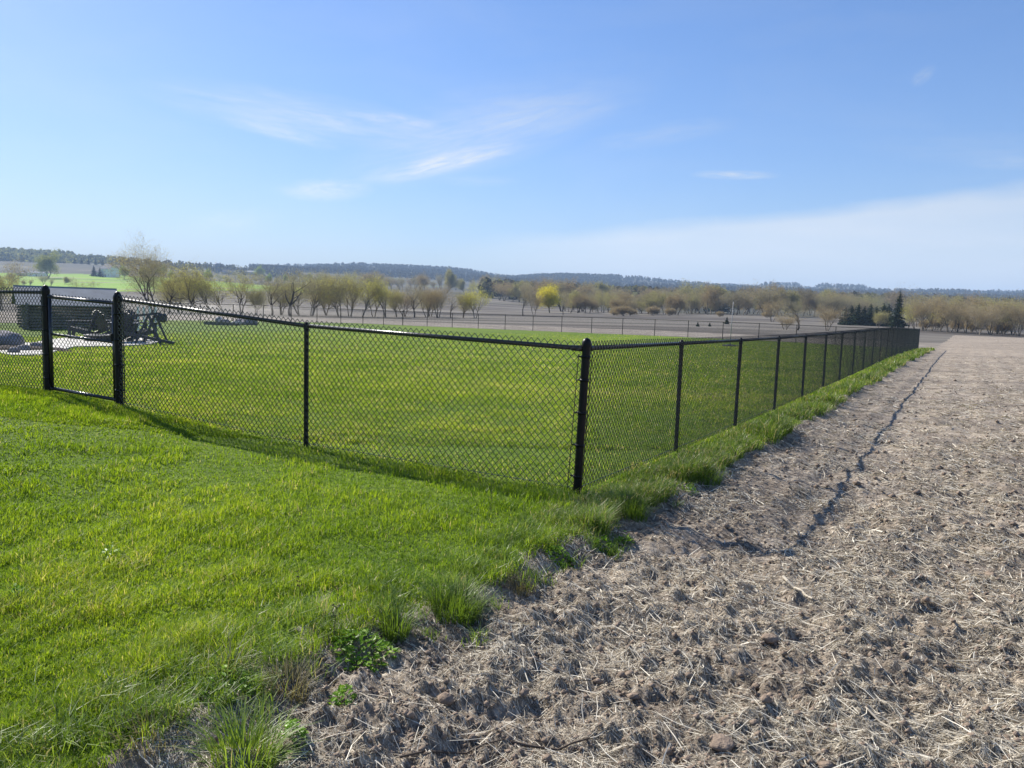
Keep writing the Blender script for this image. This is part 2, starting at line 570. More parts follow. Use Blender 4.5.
def base_z(x, y):
    x = np.asarray(x, float); y = np.asarray(y, float)
    r = np.hypot(x, y) + 1e-6
    az = np.arctan2(x, y)
    ac = np.clip(az, GA[0], GA[-1])
    D = np.clip(r * np.cos(ac), math.exp(GL[0]), math.exp(GL[-1]))
    fi = (ac - GA[0]) / (GA[-1] - GA[0]) * (len(GA) - 1)
    fj = (np.log(D) - GL[0]) / (GL[-1] - GL[0]) * (len(GL) - 1)
    i = np.clip(fi.astype(int), 0, len(GA) - 2); j = np.clip(fj.astype(int), 0, len(GL) - 2)
    u = fi - i; v = fj - j
    z = (GG[i, j] * (1 - u) + GG[i + 1, j] * u) * (1 - v) + (GG[i, j + 1] * (1 - u) + GG[i + 1, j + 1] * u) * v
    w = np.clip((r - 9) / 9, 0, 1); w = w * w * (3 - 2 * w)
    back = np.clip((np.abs(az) - 1.2) / 1.0, 0, 1)
    zz = near_plane(np.clip(x, -14, 14), np.clip(y, -6, 14)) * (1 - w) + z * w
    for apx, hw, up, r0, r1 in ((375, .075, 2, 1900, 4200), (300, .05, -6, 1900, 4200), (450, .04, 5, 1900, 4200), (575, .07, 8, 1900, 4200), (505, .035, -9, 1900, 4200), (640, .03, 5, 2200, 4200), (940, .05, 7, 2300, 4200), (1010, .03, 8, 2600, 4400)):
        aa = math.atan2(ray(apx, 300).x, ray(apx, 300).y)
        zz = zz + up * np.exp(-((az - aa) / hw) ** 2) * np.clip((r - r0) / 500, 0, 1) * np.clip((r1 - r) / 800, 0, 1)
    zz = zz + 12 * fbm(x / 420, y / 420, 88, 3) * np.clip((r - 1000) / 900, 0, 1)
    for apx, hw in ((780, .022), (842, .028)):
        aa = math.atan2(ray(apx, 300).x, ray(apx, 300).y)
        m_ = np.clip((hw * 1.25 - np.abs(az - aa)) / (hw * .45), 0, 1) * np.clip((r - 2300) / 500, 0, 1) * np.clip((4600 - r) / 800, 0, 1)
        zz = zz + 15 * m_ * m_ * (3 - 2 * m_)
    return zz * (1 - back * w) + near_plane(np.clip(x, -14, 14), np.clip(y, -6, 14)) * back * w

def s_of(x, y):
    return (x - CORNER[0]) * FN[0] + (y - CORNER[1]) * FN[1]
def t_of(x, y):
    return (x - CORNER[0]) * FD[0] + (y - CORNER[1]) * FD[1]
def bd_of(x, y):
    t = t_of(x, y)
    return .56 + .0075 * np.clip(t, 0, 40) + .20 * fbm(t * .9, t * 0 + 3.3, 5, 3) + .10 * fbm(t * 3.1, t * 0 + 1.3, 15, 2) - .05 * np.clip(-t - 1.5, 0, 3)
def edge(x, y):            # signed distance to the lawn / tilled field border, + on the field
    return s_of(x, y) - bd_of(x, y)

def ground_z(x, y, detail=True):
    x = np.asarray(x, float); y = np.asarray(y, float)
    z = base_z(x, y)
    e = edge(x, y)
    r = np.hypot(x, y)
    ff = np.clip(e / .25, 0, 1); ff = ff * ff * (3 - 2 * ff)
    z = z - .07 * ff * np.clip(1.2 - r / 80, 0, 1)
    if detail:
        fd = ff * np.clip(1 - r / 120, 0, 1)
        clod = fbm(x * 2.1, y * 2.1, 3, 4, .6) * .055 + np.maximum(fbm(x * 8, y * 8, 9, 3, .6), -.25) * .080 * np.clip(1 - r / 25, 0, 1) + fbm(x * 26, y * 26, 19, 2, .6) * .035 * np.clip(1 - r / 8, 0, 1)
        # groove added to widen the top rail's shadow line, and shallow drill rows
        s = s_of(x, y)
        shadow_groove = (-.034 * np.exp(-((s - 1.66 - .05 * fbm(x * .7, y * .7, 8, 2)) / .13) ** 2) + .012 * np.exp(-((s - 1.42) / .10) ** 2)) * np.clip(t_of(x, y) + 1.5, 0, 1)
        rows = .010 * np.sin(s * 2 * math.pi / .76)
        z = z + fd * (clod + shadow_groove + rows)
        ld_ = (1 - ff) * np.clip(1 - r / 60, 0, 1)
        z = z + ld_ * (fbm(x * 1.3, y * 1.3, 21, 3) * .022 + fbm(x * .35, y * .35, 31, 2) * .03)
    return z

def gz(x, y, detail=True):
    return float(ground_z(np.array([x]), np.array([y]), detail)[0])

def at(px, py, D):
    """world x,y for a bearing (pixel) at depth D, z on the terrain"""
    r = ray(px, py)
    x = r.x / r.y * D
    return Vector((x, D, gz(x, D)))

def build_terrain():
    a_in = np.radians(np.arange(-44, 44.01, .125))
    a_out = np.radians(np.concatenate([np.arange(-180, -44, 2.5), np.arange(46, 180, 2.5)]))
    A = np.sort(np.concatenate([a_in, a_out]))
    rr = [.35]
    while rr[-1] < 4700:
        r = rr[-1]
        k = .0085 if r < 70 else .014
        rr.append(r * (1 + k))
    rr = np.array(rr)
    nr, na = len(rr), len(A)
    RR, AA = np.meshgrid(rr, A, indexing='ij')
    X = RR * np.sin(AA); Yc = RR * np.cos(AA)
    Z = ground_z(X, Yc)
    V = np.stack([X, Yc, Z], axis=2).reshape(-1, 3)
    i = np.arange(nr - 1)[:, None]; j = np.arange(na)[None, :]; k = (j + 1) % na
    Q = np.stack([i * na + j, (i + 1) * na + j, (i + 1) * na + k, i * na + k], axis=2).reshape(-1, 4)
    Q = Q[:, ::-1]
    C = V[Q].mean(axis=1)
    cx, cy = C[:, 0], C[:, 1]
    r = np.hypot(cx, cy); az = np.arctan2(cx, cy)
    q = (cx - END[0]) * QN[0] + (cy - END[1]) * QN[1]
    p = (cx - FAR_L[0]) * PN[0] + (cy - FAR_L[1]) * PN[1]
    e = edge(cx, cy)
    lawn = (e < 0) & (q < .6 + .5 * fbm(cx * .4, cy * .4, 2, 2)) & ((p < 6) | (r < 45)) & (r < 400)
    crop = (e >= 0) & (cy < 130) & (r < 400)
    wob = 40 * fbm(az * 9, az * 0, 41, 3)
    azd = np.degrees(az)
    fend = np.interp(azd, [-60, -35, -20, -8, 0, 8, 20, 40], [430, 430, 520, 560, 540, 360, 320, 320]) + wob
    mend = np.where(azd > -13, 0, np.interp(azd, [-60, -35, -25, -18, -10], [1080, 1080, 1000, 800, 560]) + 1.5 * wob)
    strip = (~lawn) & (~crop) & (q < 24 + 6 * fbm(cx * .1, cy * .1, 12, 2)) & (r < 110)
    rest = ~(lawn | crop | strip)
    valley = rest & (r < fend)
    meadow = rest & (~valley) & (r < mend)
    hill = rest & (~valley) & (~meadow)
    for nm, mask, mat in (('lawn', lawn, M_lawn), ('tilled_field', crop, M_crop), ('stubble_strip', strip, M_stub),
                          ('valley_field', valley, M_valley), ('meadow', meadow, M_meadow), ('hills', hill, M_hill)):
        Qm = Q[mask]
        used, inv = np.unique(Qm, return_inverse=True)
        o = obj(nm, mesh_np(nm, V[used], inv.reshape(-1, 4), None, mat, smooth=True))
        tag(o, kind='structure')
    # the disc under the camera
    n = na
    Vc = np.concatenate([V[:na], [[0, 0, gz(0, 0)]]])
    T = np.stack([np.arange(n), np.full(n, n), (np.arange(n) + 1) % n], axis=1)
    return Vc, T
_vc, _tc = build_terrain()
tag(obj('lawn_patch', mesh_np('lawn_patch', _vc, None, _tc, M_lawn, True)), kind='structure')

# ------------------------------------------------------------------ haze
hz = MB().box((0, 0, 75), (9700, 9700, 260)).build('haze', None)
hz.data.materials.clear()
mh, th = new_mat('pale_haze')
_o = th.n('ShaderNodeOutputMaterial')
_v = th.n('ShaderNodeVolumePrincipled')
_v.inputs['Color'].default_value = (.52, .72, 1.0, 1)
_v.inputs['Density'].default_value = .00023
th.l(_v.outputs[0], _o.inputs['Volume'])
hz.data.materials.append(mh)
tag(hz, kind='stuff')

# ------------------------------------------------------------------ chain link fences
POST_H = 1.27
SIDE = [0.0]
def wires(p0, p1, z0, z1, h, w=.031, hh=.034, r=.0031, n=4, z_fn=None):
    """zigzag wires between two ground points; top of the fabric at h above ground, knuckles above the rail"""
    p0 = np.array(p0, float); p1 = np.array(p1, float)
    L = np.linalg.norm(p1 - p0)
    m = max(2, int(round(L / w)))
    k = int(round((h - .02) / hh))
    i = np.arange(m)[:, None]; j = np.arange(k + 1)[None, :]
    jit = .0
    uu = (i + (((j + i) % 2) == 0) * 1.0) / m     # neighbours turn at the same points and interlock
    zz = .02 + j * hh + 0 * i
    zg = z0 + (z1 - z0) * uu
    x = p0[0] + (p1[0] - p0[0]) * uu; y = p0[1] + (p1[1] - p0[1]) * uu
    nrm = np.array([-(p1 - p0)[1], (p1 - p0)[0]]) / L
    off = np.where((j + i) % 2 == 0, r * .9, -r * .9)
    # slight slack in the fabric
    ph_ = (p0[0] * 1.7) % 6.28
    slack = (.012 * np.sin(uu * math.pi * 2 + j * .15 + ph_) + .007 * np.sin(uu * 17 + j * .31 + ph_)) * np.sin(j / k * math.pi) * (.08 if SIDE[0] < 0 else 1)
    off = off + slack + SIDE[0]
    P = np.stack([x + nrm[0] * off, y + nrm[1] * off, zg + zz], axis=2)
    A = P[:, :-1].reshape(-1, 3); B = P[:, 1:].reshape(-1, 3)
    return tubes(A, B, r, r, n)

def post(name, parent, x, y, z, h, r, cap='round', lean=(0, 0), mat=None):
    b = MB()
    b.tube((x, y, z - .15), (x + lean[0], y + lean[1], z + h), r, r, 14, cap=False)
    o = b.build(name, M_black, parent, smooth=True)
    c = MB()
    tx, ty, tz = x + lean[0], y + lean[1], z + h
    if cap == 'round':
        c.lathe([(r * 1.12, -.03), (r * 1.16, -.005), (r * 1.05, .018), (r * .75, .035), (r * .3, .045), (.001, .047)], (tx, ty, tz), 14)
    else:
        c.lathe([(r * 1.1, -.05), (r * 1.12, .0), (r * .95, .022), (r * .4, .034), (.001, .036)], (tx, ty, tz), 12)
    c.build('post_cap', M_black, o, smooth=True)
    return o

def band(parent, x, y, z, r, d):
    """tension band with a bolt pointing along d"""
    b = MB()
    b.lathe([(r * 1.0, -.012), (r * 1.14, -.012), (r * 1.14, .012), (r * 1.0, .012)], (x, y, z), 14)
    b.tube((x + d[0] * r, y + d[1] * r, z), (x + d[0] * (r + .035), y + d[1] * (r + .035), z), .007, .007, 6)
    return b.build('tension_band', M_black, parent, smooth=True)

def fence_run(root, P, posts, hp=1.265, w=.031, hh=.034, r=.0034, n=4, rail_r=.021, terminal=(), lean=None, rail_mat=None):
    """P: list of (x, y) post positions; fabric, rails and posts under root"""
    Z = [gz(p[0], p[1], False) for p in P]
    for i, (x, y) in enumerate(P):
        if posts[i]:
            big = i in terminal
            ln = (lean or {}).get(i, (0, 0))
            post('post', root, x, y, Z[i], hp + .03 if big else hp - .01, .036 if big else .024, 'round' if big else 'line', ln)
    for i in range(len(P) - 1):
        V, Q = wires(P[i], P[i + 1], Z[i], Z[i + 1], hp + .035, w, hh, r, n)
        obj('mesh_panel', mesh_np('mesh_panel', V, Q, None, M_wire), root)
        a = (P[i][0], P[i][1], Z[i] + hp - .015); b = (P[i + 1][0], P[i + 1][1], Z[i + 1] + hp - .015)
        MB().tube(a, b, rail_r, rail_r, 10).build('top_rail', rail_mat or M_rail, root, smooth=True)
        # bottom tension wire
        MB().tube((P[i][0], P[i][1], Z[i] + .045), (P[i + 1][0], P[i + 1][1], Z[i + 1] + .045), .003, .003, 4).build('tension_wire', M_wire, root)
    return Z

SIDE[0] = .026
# front fence: corner -> gate, then past the gate
C0 = CORNER
def fp(t): return tuple(C0 + LD * t)
g0, g1 = 5.80, 7.12
root = empty('chain_link_fence', (C0[0], C0[1], gz(*C0)))
def rel(root, pts): return [(p[0], p[1]) for p in pts]
tag(root, 'black chain link fence with a gate gap, from corner post to left edge', 'fence')
root.location = (0, 0, 0)
Zf = fence_run(root, [fp(0), fp(2.98), fp(g0)], [1, 1, 1], terminal=(0, 2), lean={0: (.035, 0)})
Zg = fence_run(root, [fp(g1), fp(g1 + 2.9), fp(g1 + 5.8)], [1, 1, 1], terminal=(0,))
# the two gate posts are thicker and taller
for (t_, z_) in ((g0, Zf[2]), (g1, Zg[0])):
    x, y = fp(t_)
    b = MB(); b.tube((x, y, z_ - .1), (x, y, z_ + 1.27), .044, .044, 14, cap=False)
    b.lathe([(.046, 1.22), (.050, 1.26), (.050, 1.275), (.046, 1.295), (.030, 1.318), (.012, 1.328), (.001, 1.33)], (x, y, z_), 14)
    b.build('gate_post', M_black, root, smooth=True)
    for hgt in (.18, .48, .78, 1.08):
        band(root, x, y, z_ + hgt, .044, LD * (-1 if t_ == g0 else 1))
for hgt in (.15, .42, .70, .98, 1.18):
    band(root, C0[0] + .035 * hgt / 1.25, C0[1], Zf[0] + hgt, .036, LD)
# tension bars (the flat bar woven in the last diamonds)
for t_, z_ in ((.085, Zf[0]), (g0 - .09, Zf[2]), (g1 + .09, Zg[0])):
    x, y = fp(t_)
    lx = .05 if t_ < 1 else 0
    MB().bar((x, y, z_ + .03), (x + lx, y, z_ + 1.2), .018, .006).build('tension_bar', M_black, root)
# brace rail end cups on the corner post
for dvec in (LD, FD):
    x, y = C0
    MB().tube((x + .035 + dvec[0] * .02, y + dvec[1] * .02, Zf[0] + 1.25), (x + .03 + dvec[0] * .13, y + dvec[1] * .13, Zf[0] + 1.25), .027, .025, 12).build('rail_cup', M_black, root, smooth=True)

# gate leaf
SIDE[0] = 0.0
def gate():
    x0, y0 = fp(g0 + .075); x1, y1 = fp(g1 - .075)
    z0 = Zf[2] + (Zg[0] - Zf[2]) * .07; z1 = Zf[2] + (Zg[0] - Zf[2]) * .93
    rt = empty('walk_gate', (0, 0, 0))
    tag(rt, 'narrow chain link walk gate with pale lit rails, closed between two thick black posts', 'gate')
    f = MB()
    for (a, b) in (((x0, y0, z0 + .06), (x0, y0, z0 + 1.20)), ((x1, y1, z1 + .06), (x1, y1, z1 + 1.20)),
                   ((x0, y0, z0 + .06), (x1, y1, z1 + .06)), ((x0, y0, z0 + 1.20), (x1, y1, z1 + 1.20))):
        f.tube(a, b, .021, .021, 12)
    for c in ((x0, y0, z0 + .06), (x1, y1, z1 + .06), (x0, y0, z0 + 1.2), (x1, y1, z1 + 1.2)):
        f.lathe([(.001, -.03), (.018, -.024), (.026, 0), (.018, .024), (.001, .03)], c, 10)
    f.build('gate_frame', M_rail, rt, smooth=True)
    MB().tube((x0, y0, z0 + .74), (x1, y1, z1 + .74), .017, .017, 10).build('middle_rail', M_rail, rt, smooth=True)
    V, Q = wires((x0, y0), (x1, y1), z0 + .03, z1 + .03, 1.20)
    obj('mesh_panel', mesh_np('mesh_panel', V, Q, None, M_wire), rt)
    for hgt in (.25, 1.05):
        h = MB()
        gx, gy = fp(g1)
        h.lathe([(.045, -.025), (.052, -.025), (.052, .025), (.045, .025)], (gx, gy, z1 + hgt), 12)
        h.tube((gx - LD[0] * .05, gy - LD[1] * .05, z1 + hgt), (x1, y1, z1 + hgt), .014, .014, 8)
        h.build('hinge', M_black, rt)
    h = MB()
    gx, gy = fp(g0)
    h.box((gx + LD[0] * .06, gy + LD[1] * .06, z0 + .80), (.09, .05, .09), bev=.008)
    h.tube((gx + LD[0] * .05, gy + LD[1] * .05 - .03, z0 + .80), (gx + LD[0] * .05, gy + LD[1] * .05 - .03, z0 + .98), .009, .009, 8)
    h.build('latch', M_black, rt)
gate()
def dressing(rt):
    # leaves and twigs caught on the gate's top rail
    pass

SIDE[0] = -.026
# side fence: 20 spans away from the corner
root2 = empty('chain_link_fence', (0, 0, 0))
tag(root2, 'long black chain link fence running away from the corner post beside the tilled field', 'fence')
n_s = 20; st = 2.62
SP = [tuple(C0 + FD * st * k) for k in range(n_s + 1)]
Zs = []
for k in range(n_s):
    P2 = [SP[k], SP[k + 1]]
    args = dict(w=.031, hh=.034, r=max(.0018, .0033 - .00017 * k), n=4)
    pts = [0, 1]
    ln = {1: (R.uniform(-.01, .02), R.uniform(-.01, .01))}
    z = fence_run(root2, P2, pts, terminal=(1,) if k == n_s - 1 else (), lean=ln, **args)
for hgt in (.15, .42, .70, .98):
    pass
x, y = C0 + FD * .085
MB().bar((x + .005, y, Zf[0] + .03), (x + .05, y, Zf[0] + 1.2), .018, .006).build('tension_bar', M_black, root2)

# far fence and left fence
def coarse_fence(label, A, B, step, w, r):
    rt = empty('chain_link_fence', (0, 0, 0))
    tag(rt, label, 'fence')
    A = np.array(A); B = np.array(B); L = np.linalg.norm(B - A); n = int(round(L / step))
    P = [tuple(A + (B - A) * k / n) for k in range(n + 1)]
    for k in range(n):
        fence_run(rt, [P[k], P[k + 1]], [0, 1], terminal=(1,) if k == n - 1 else (), w=w, hh=w * .9, r=r, n=4, rail_mat=M_matt, rail_r=.017)
SIDE[0] = 0.0
coarse_fence('far run of black chain link fence closing the lawn, with the valley behind it', END, FAR_L, 2.62, .055, .0028)
coarse_fence('left run of chain link fence behind the log shelter, going away to the far corner', FAR_L, FAR_L - FD * 48, 2.62, .06, .003)

# ------------------------------------------------------------------ grass
def blades(xy, hgt, wid, bend, seed=0, three=True, zoff=0.0):
    """grass blades at xy; 5 points each (a bent ribbon) or 3 points"""
    g = np.random.default_rng(seed)
    n = len(xy)
    ang = g.uniform(0, 2 * math.pi, n)
    ba = ang + g.normal(0, .5, n) + math.pi / 2
    z = ground_z(xy[:, 0], xy[:, 1]) + zoff
    wx = np.cos(ang) * wid / 2; wy = np.sin(ang) * wid / 2
    dx = np.cos(ba) * bend * hgt; dy = np.sin(ba) * bend * hgt
    B = np.stack([xy[:, 0], xy[:, 1], z - .005], 1)
    W = np.stack([wx, wy, 0 * wx], 1)
    if three:
        mid = B + np.stack([dx * .3, dy * .3, hgt * .58], 1)
        tip = B + np.stack([dx, dy, hgt * np.sqrt(np.clip(1 - (bend * .55) ** 2, .1, 1))], 1)
        V = np.stack([B - W, B + W, mid + W * .75, mid - W * .75, tip], 1).reshape(-1, 3)
        b = np.arange(n) * 5
        Q = np.stack([b, b + 1, b + 2, b + 3], 1); T = np.stack([b + 3, b + 2, b + 4], 1)
        return V, Q, T, 5
    tip = B + np.stack([dx, dy, hgt], 1)
    V = np.stack([B - W, B + W, tip], 1).reshape(-1, 3)
    b = np.arange(n) * 3
    return V, None, np.stack([b, b + 1, b + 2], 1), 3

M_grass = leafy('lawn_grass_blade', [(0, (.085, .155, .008)), (.4, (.185, .30, .016)), (.75, (.31, .43, .035)), (.93, (.42, .47, .09)), (1, (.54, .49, .32))],
                .55, .018, .5, patch=(.7, (.72, .80, .72), (1.15, 1.08, 1.0)))
M_grass2 = leafy('tall_grass_blade', [(0, (.07, .12, .018)), (.5, (.16, .26, .035)), (.85, (.27, .37, .07)), (.93, (.36, .38, .15)), (1, (.46, .40, .26))],
                 .5, .03, .45)
M_dry = leafy('dry_grass', [(0, (.09, .08, .05)), (.5, (.22, .20, .12)), (1, (.38, .34, .22))], .3, .01, .5)
M_broad = leafy('broad_leaf_weed', [(0, (.08, .17, .015)), (.6, (.19, .36, .02)), (1, (.32, .46, .05))], .5, .02, .4)

def screen_uniform(n, ymin, ymax, xmin=-120, xmax=1144, zc=1.55, seed=1):
    g = np.random.default_rng(seed)
    px = g.uniform(xmin, xmax, n); py = g.uniform(ymin, ymax, n)
    dxs = (px - 512) / F; dys = -(py - 384) / F
    M = np.array(CM.to_3x3())
    d = np.stack([dxs, dys, -np.ones(n)], 1) @ M.T
    t = -zc / d[:, 2]
    x = d[:, 0] * t; y = d[:, 1] * t
    ok = (d[:, 2] < -1e-3) & (y < 64) & (y > .8)
    return np.stack([x[ok], y[ok]], 1)

def in_lawn(xy, m=0.0):
    e = edge(xy[:, 0], xy[:, 1])
    q = (xy[:, 0] - END[0]) * QN[0] + (xy[:, 1] - END[1]) * QN[1]
    return (e < m) & (q < 0)

def put_grass():
    VV = []; QQ = []; TT = []; AA = []; n0 = 0
    def add(pack, rnd):
        nonlocal n0
        V, Q, T, k = pack
        VV.append(V)
        if Q is not None: QQ.append(Q + n0)
        TT.append(T + n0); AA.append(np.repeat(rnd, k)); n0 += len(V)
    g = np.random.default_rng(4)
    # density follows distance: near blades are fine, far ones wider
    xy = np.concatenate([screen_uniform(400000, 440, 900, -120, 900, seed=2), screen_uniform(190000, 392, 445, -120, 900, seed=22)])
    keep = in_lawn(xy, .06)
    # thinner and patchier close to the border
    e = edge(xy[:, 0], xy[:, 1])
    keep &= g.uniform(size=len(xy)) < np.clip(.40 - e * 1.1 + 1.0 * fbm(xy[:, 0] * 3, xy[:, 1] * 3, 45, 2) * (e > -.5), .06, 1)
    xy = xy[keep]
    # extra blades under the frame and just beside it
    D = np.hypot(xy[:, 0], xy[:, 1])
    clump = fbm(xy[:, 0] * 2.2, xy[:, 1] * 2.2, 51, 3) 
    big = fbm(xy[:, 0] * .5, xy[:, 1] * .5, 52, 2)
    e = edge(xy[:, 0], xy[:, 1])
    inside = ((xy - C0) @ np.array([-LD[1], LD[0]])) < 0
    h = g.uniform(.024, .058, len(xy)) * np.clip(1 + 1.1 * clump + .7 * fbm(xy[:, 0] * 7, xy[:, 1] * 7, 57, 2), .6, 2) * np.where(inside, .75, 1.0)
    h *= 1 + .5 * np.clip(1 + e / .7, 0, 1)
    w = g.uniform(.0028, .0048, len(xy)) * np.clip(D / 3.6, .85, 3.2)
    rnd = np.clip(g.normal(.46, .19, len(xy)) + .22 * big + .16 * clump + .18 * fbm(xy[:, 0] * 7, xy[:, 1] * 7, 57, 2) + .08 * np.clip(1 + e / 1.2, 0, 1), 0, .99)
    dead = g.uniform(size=len(xy)) < (.012 + .05 * np.clip(1 + e / .8, 0, 1) + np.where(inside, .11, 0))
    rnd[dead] = 1.0
    nearm = D < 9
    add(blades(xy[nearm], h[nearm], w[nearm], g.uniform(.2, 1.1, nearm.sum()), 5), rnd[nearm])
    f = ~nearm
    add(blades(xy[f], h[f], w[f], g.uniform(.2, .9, f.sum()), 6, three=False), rnd[f])
    # far lawn inside the fence
    xy = screen_uniform(280000, 331, 412, -60, 960, zc=1.75, seed=8)
    xy = xy[in_lawn(xy, .05)]
    # spread in depth
    xy = xy + g.normal(0, 1, xy.shape) * np.array([.05, .5])
    xy = xy[in_lawn(xy, .05)]
    D = np.hypot(xy[:, 0], xy[:, 1])
    c2 = fbm(xy[:, 0] * .25, xy[:, 1] * .6, 61, 3)
    h = g.uniform(.03, .065, len(xy)); w = .0045 * np.clip(D / 3.6, 1, 6)
    rnd = np.clip(g.normal(.58, .17, len(xy)) + .3 * c2, 0, .98)
    rnd[g.uniform(size=len(xy)) < .12 + .22 * np.clip(fbm(xy[:, 0] * .5, xy[:, 1] * .9, 66, 3), 0, 1)] = 1.0
    add(blades(xy, h, w, g.uniform(.2, .9, len(xy)), 9, three=False), rnd)
    me = mesh_np('grass', np.concatenate(VV), np.concatenate(QQ), np.concatenate(TT), M_grass, False, {'rnd': np.concatenate(AA)})
    tag(obj('grass', me), 'short bright green mown grass', 'grass', kind='stuff')
put_grass()

def tall_grass():
    """unmown strip outside the side fence and along the border"""
    g = np.random.default_rng(14)
    cs = []
    n = 1000
    t = 52 * g.uniform(0, 1, n) ** 1.9 - .9
    s = g.uniform(.02, 1, n) * 1.0
    for a, b in zip(t, s):
        x, y = C0 + FD * a + FN * (b * (.52 + .0075 * max(a, 0)) + .16)
        cs.append((x, y, a, b))
    VV = []; QQ = []; TT = []; AA = []; n0 = 0
    for (x, y, a, b_) in cs:
        D = math.hypot(x, y)
        k = int(np.clip(1100 / D, 45, 150))
        hh = g.uniform(.05, .22) * (1.1 if a > 1 else .8) * (.45 + .75 * b_) * (1 + .5 * float(fbm(np.array([a * 1.1]), np.array([b_ * 2]), 99, 2)[0]))
        xy = np.array([x, y]) + g.normal(0, .055 + D * .0022, (k, 2)) * np.array([1, 1])
        ee = edge(xy[:, 0], xy[:, 1])
        xy = xy[ee < .12]; k = len(xy)
        if k == 0 or float(fbm(np.array([x * 1.6]), np.array([y * 1.6]), 98, 2)[0]) < -.16: continue
        V, Q, T, c = blades(xy, g.uniform(.55, 1.1, k) * hh, g.uniform(.0035, .006, k) * max(1, D / 6), g.uniform(.25, 1.25, k), int(g.integers(1e6)))
        base = g.uniform(.25, .62)
        r = np.clip(g.normal(base, .2, k), 0, .97); r[g.uniform(size=k) < .15] = 1.0
        VV.append(V); QQ.append(Q + n0); TT.append(T + n0); AA.append(np.repeat(r, 5)); n0 += len(V)
    # a sparse band of taller bent blades through the near border
    for i in range(340):
        a = g.uniform(-5.2, 2.0)
        if a > -.6 and g.uniform() < .4: continue
        off = g.normal(.0, .17)
        x, y = C0 + FD * a
        x, y = np.array([x, y]) + FN * (float(bd_of(np.array([x]), np.array([y]))[0]) + off - .12)
        k = int(g.integers(14, 60)); hh = g.uniform(.05, .15)
        xy = np.array([x, y]) + g.normal(0, .03, (k, 2))
        V, Q, T, c = blades(xy, g.uniform(.5, 1.1, k) * hh, g.uniform(.003, .0055, k), g.uniform(.3, 1.3, k), int(g.integers(1e6)))
        base = g.uniform(.2, .8)
        r = np.clip(g.normal(base, .15, k), 0, 1)
        VV.append(V); QQ.append(Q + n0); TT.append(T + n0); AA.append(np.repeat(r, 5)); n0 += len(V)
    me = mesh_np('tall_grass', np.concatenate(VV), np.concatenate(QQ), np.concatenate(TT), M_grass2, False, {'rnd': np.concatenate(AA)})
    tag(obj('tall_grass', me), 'uncut taller grass along the outside of the side fence and field border', 'grass', kind='stuff')
tall_grass()

def tussock(name, x, y, rad, hgt, n, label, mat, base, spread=1.2, seed=3, group=None, cat='grass tuft'):
    g = np.random.default_rng(seed)
    a = g.uniform(0, 2 * math.pi, n); rr = rad * .45 * np.sqrt(g.uniform(0, 1, n))
    bx = np.cos(a) * rr; by = np.sin(a) * rr
    z0 = gz(x, y)
    zb = ground_z(x + bx, y + by) - z0 - .01
    L = hgt * g.uniform(.55, 1.15, n)
    out = g.uniform(.15, 1.0, n) * spread
    oa = a + g.normal(0, .5, n)
    w = g.uniform(.0028, .0052, n)
    segs = 4
    P = []
    for k in range(segs + 1):
        u = k / segs
        th = out * u * .9 
        # arc: rises then bends outward
        hor = L * np.sin(np.clip(out * u, 0, 1.5)) * u * .9
        ver = L * (u - .42 * out * u * u)
        P.append(np.stack([bx + np.cos(oa) * hor, by + np.sin(oa) * hor, zb + ver], 1))
    side = np.stack([-np.sin(oa), np.cos(oa), 0 * oa], 1)
    V = []
    for k, p in enumerate(P):
        ww = (w * (1 - (k / segs) ** 2 * .9) / 2)[:, None]
        V += [p - side * ww, p + side * ww]
    V = np.stack(V, 1)
    c = V.shape[1]
    b = np.arange(n)[:, None] * c
    Q = np.concatenate([np.stack([b[:, 0] + 2 * k, b[:, 0] + 2 * k + 1, b[:, 0] + 2 * k + 3, b[:, 0] + 2 * k + 2], 1) for k in range(segs)])
    r = np.clip(g.normal(base, .16, n), 0, 1)
    me = mesh_np(name, V.reshape(-1, 3), Q, None, mat, False, {'rnd': np.repeat(r, c)})
    o = obj(name, me, None, (x, y, z0))
    tag(o, label, cat, group)
    return o

def ground_px(px, py):
    """world point on the terrain seen at a pixel"""
    r = ray(px, py)
    t = 1.55 / -r.z
    for _ in range(25):
        x, y = r.x * t, r.y * t
        z = gz(x, y)
        t = t * .5 + .5 * (z - CAM_Z) / r.z
    return r.x * t, r.y * t

TU = [((455, 612), .30, .20, 620, 'broad dark green grass tussock fanning out at the lawn edge left of the field', M_grass2, .32),
      ((395, 632), .16, .17, 260, 'small dark green grass tuft just left of the broad fanning tussock', M_grass2, .30),
      ((243, 762), .24, .22, 380, 'coarse pale green grass tussock at the bottom edge of the picture', M_grass2, .62),
      ((628, 516), .34, .22, 560, 'dense dark green grass tussock right of the corner post at the field border', M_grass2, .30),
      ((705, 477), .34, .22, 480, 'grass tussock bulging into the field beyond the one at the corner post', M_grass2, .42),
      ((290, 690), .20, .13, 240, 'dry brownish grass tuft at the near lawn edge', M_dry, .55),
      ((150, 735), .26, .09, 240, 'straw coloured dead grass patch low in the left foreground', M_dry, .6),
      ((230, 675), .14, .20, 40, 'sparse long pale grass blades sticking up from the lawn near the dry tuft', M_dry, .55),
      ((868, 362), .9, .75, 160, 'tall pale dry grass stalks against the far part of the side fence', M_dry, .95),
      ((520, 590), .16, .10, 160, 'small pale grass tuft just right of the broad fanning tussock', M_dry, .3)]
for i, (p, rad, h, n, lab, m_, b_) in enumerate(TU):
    x, y = ground_px(*p)
    tussock('grass_tuft', x, y, rad, h, n, lab, m_, b_, seed=30 + i)

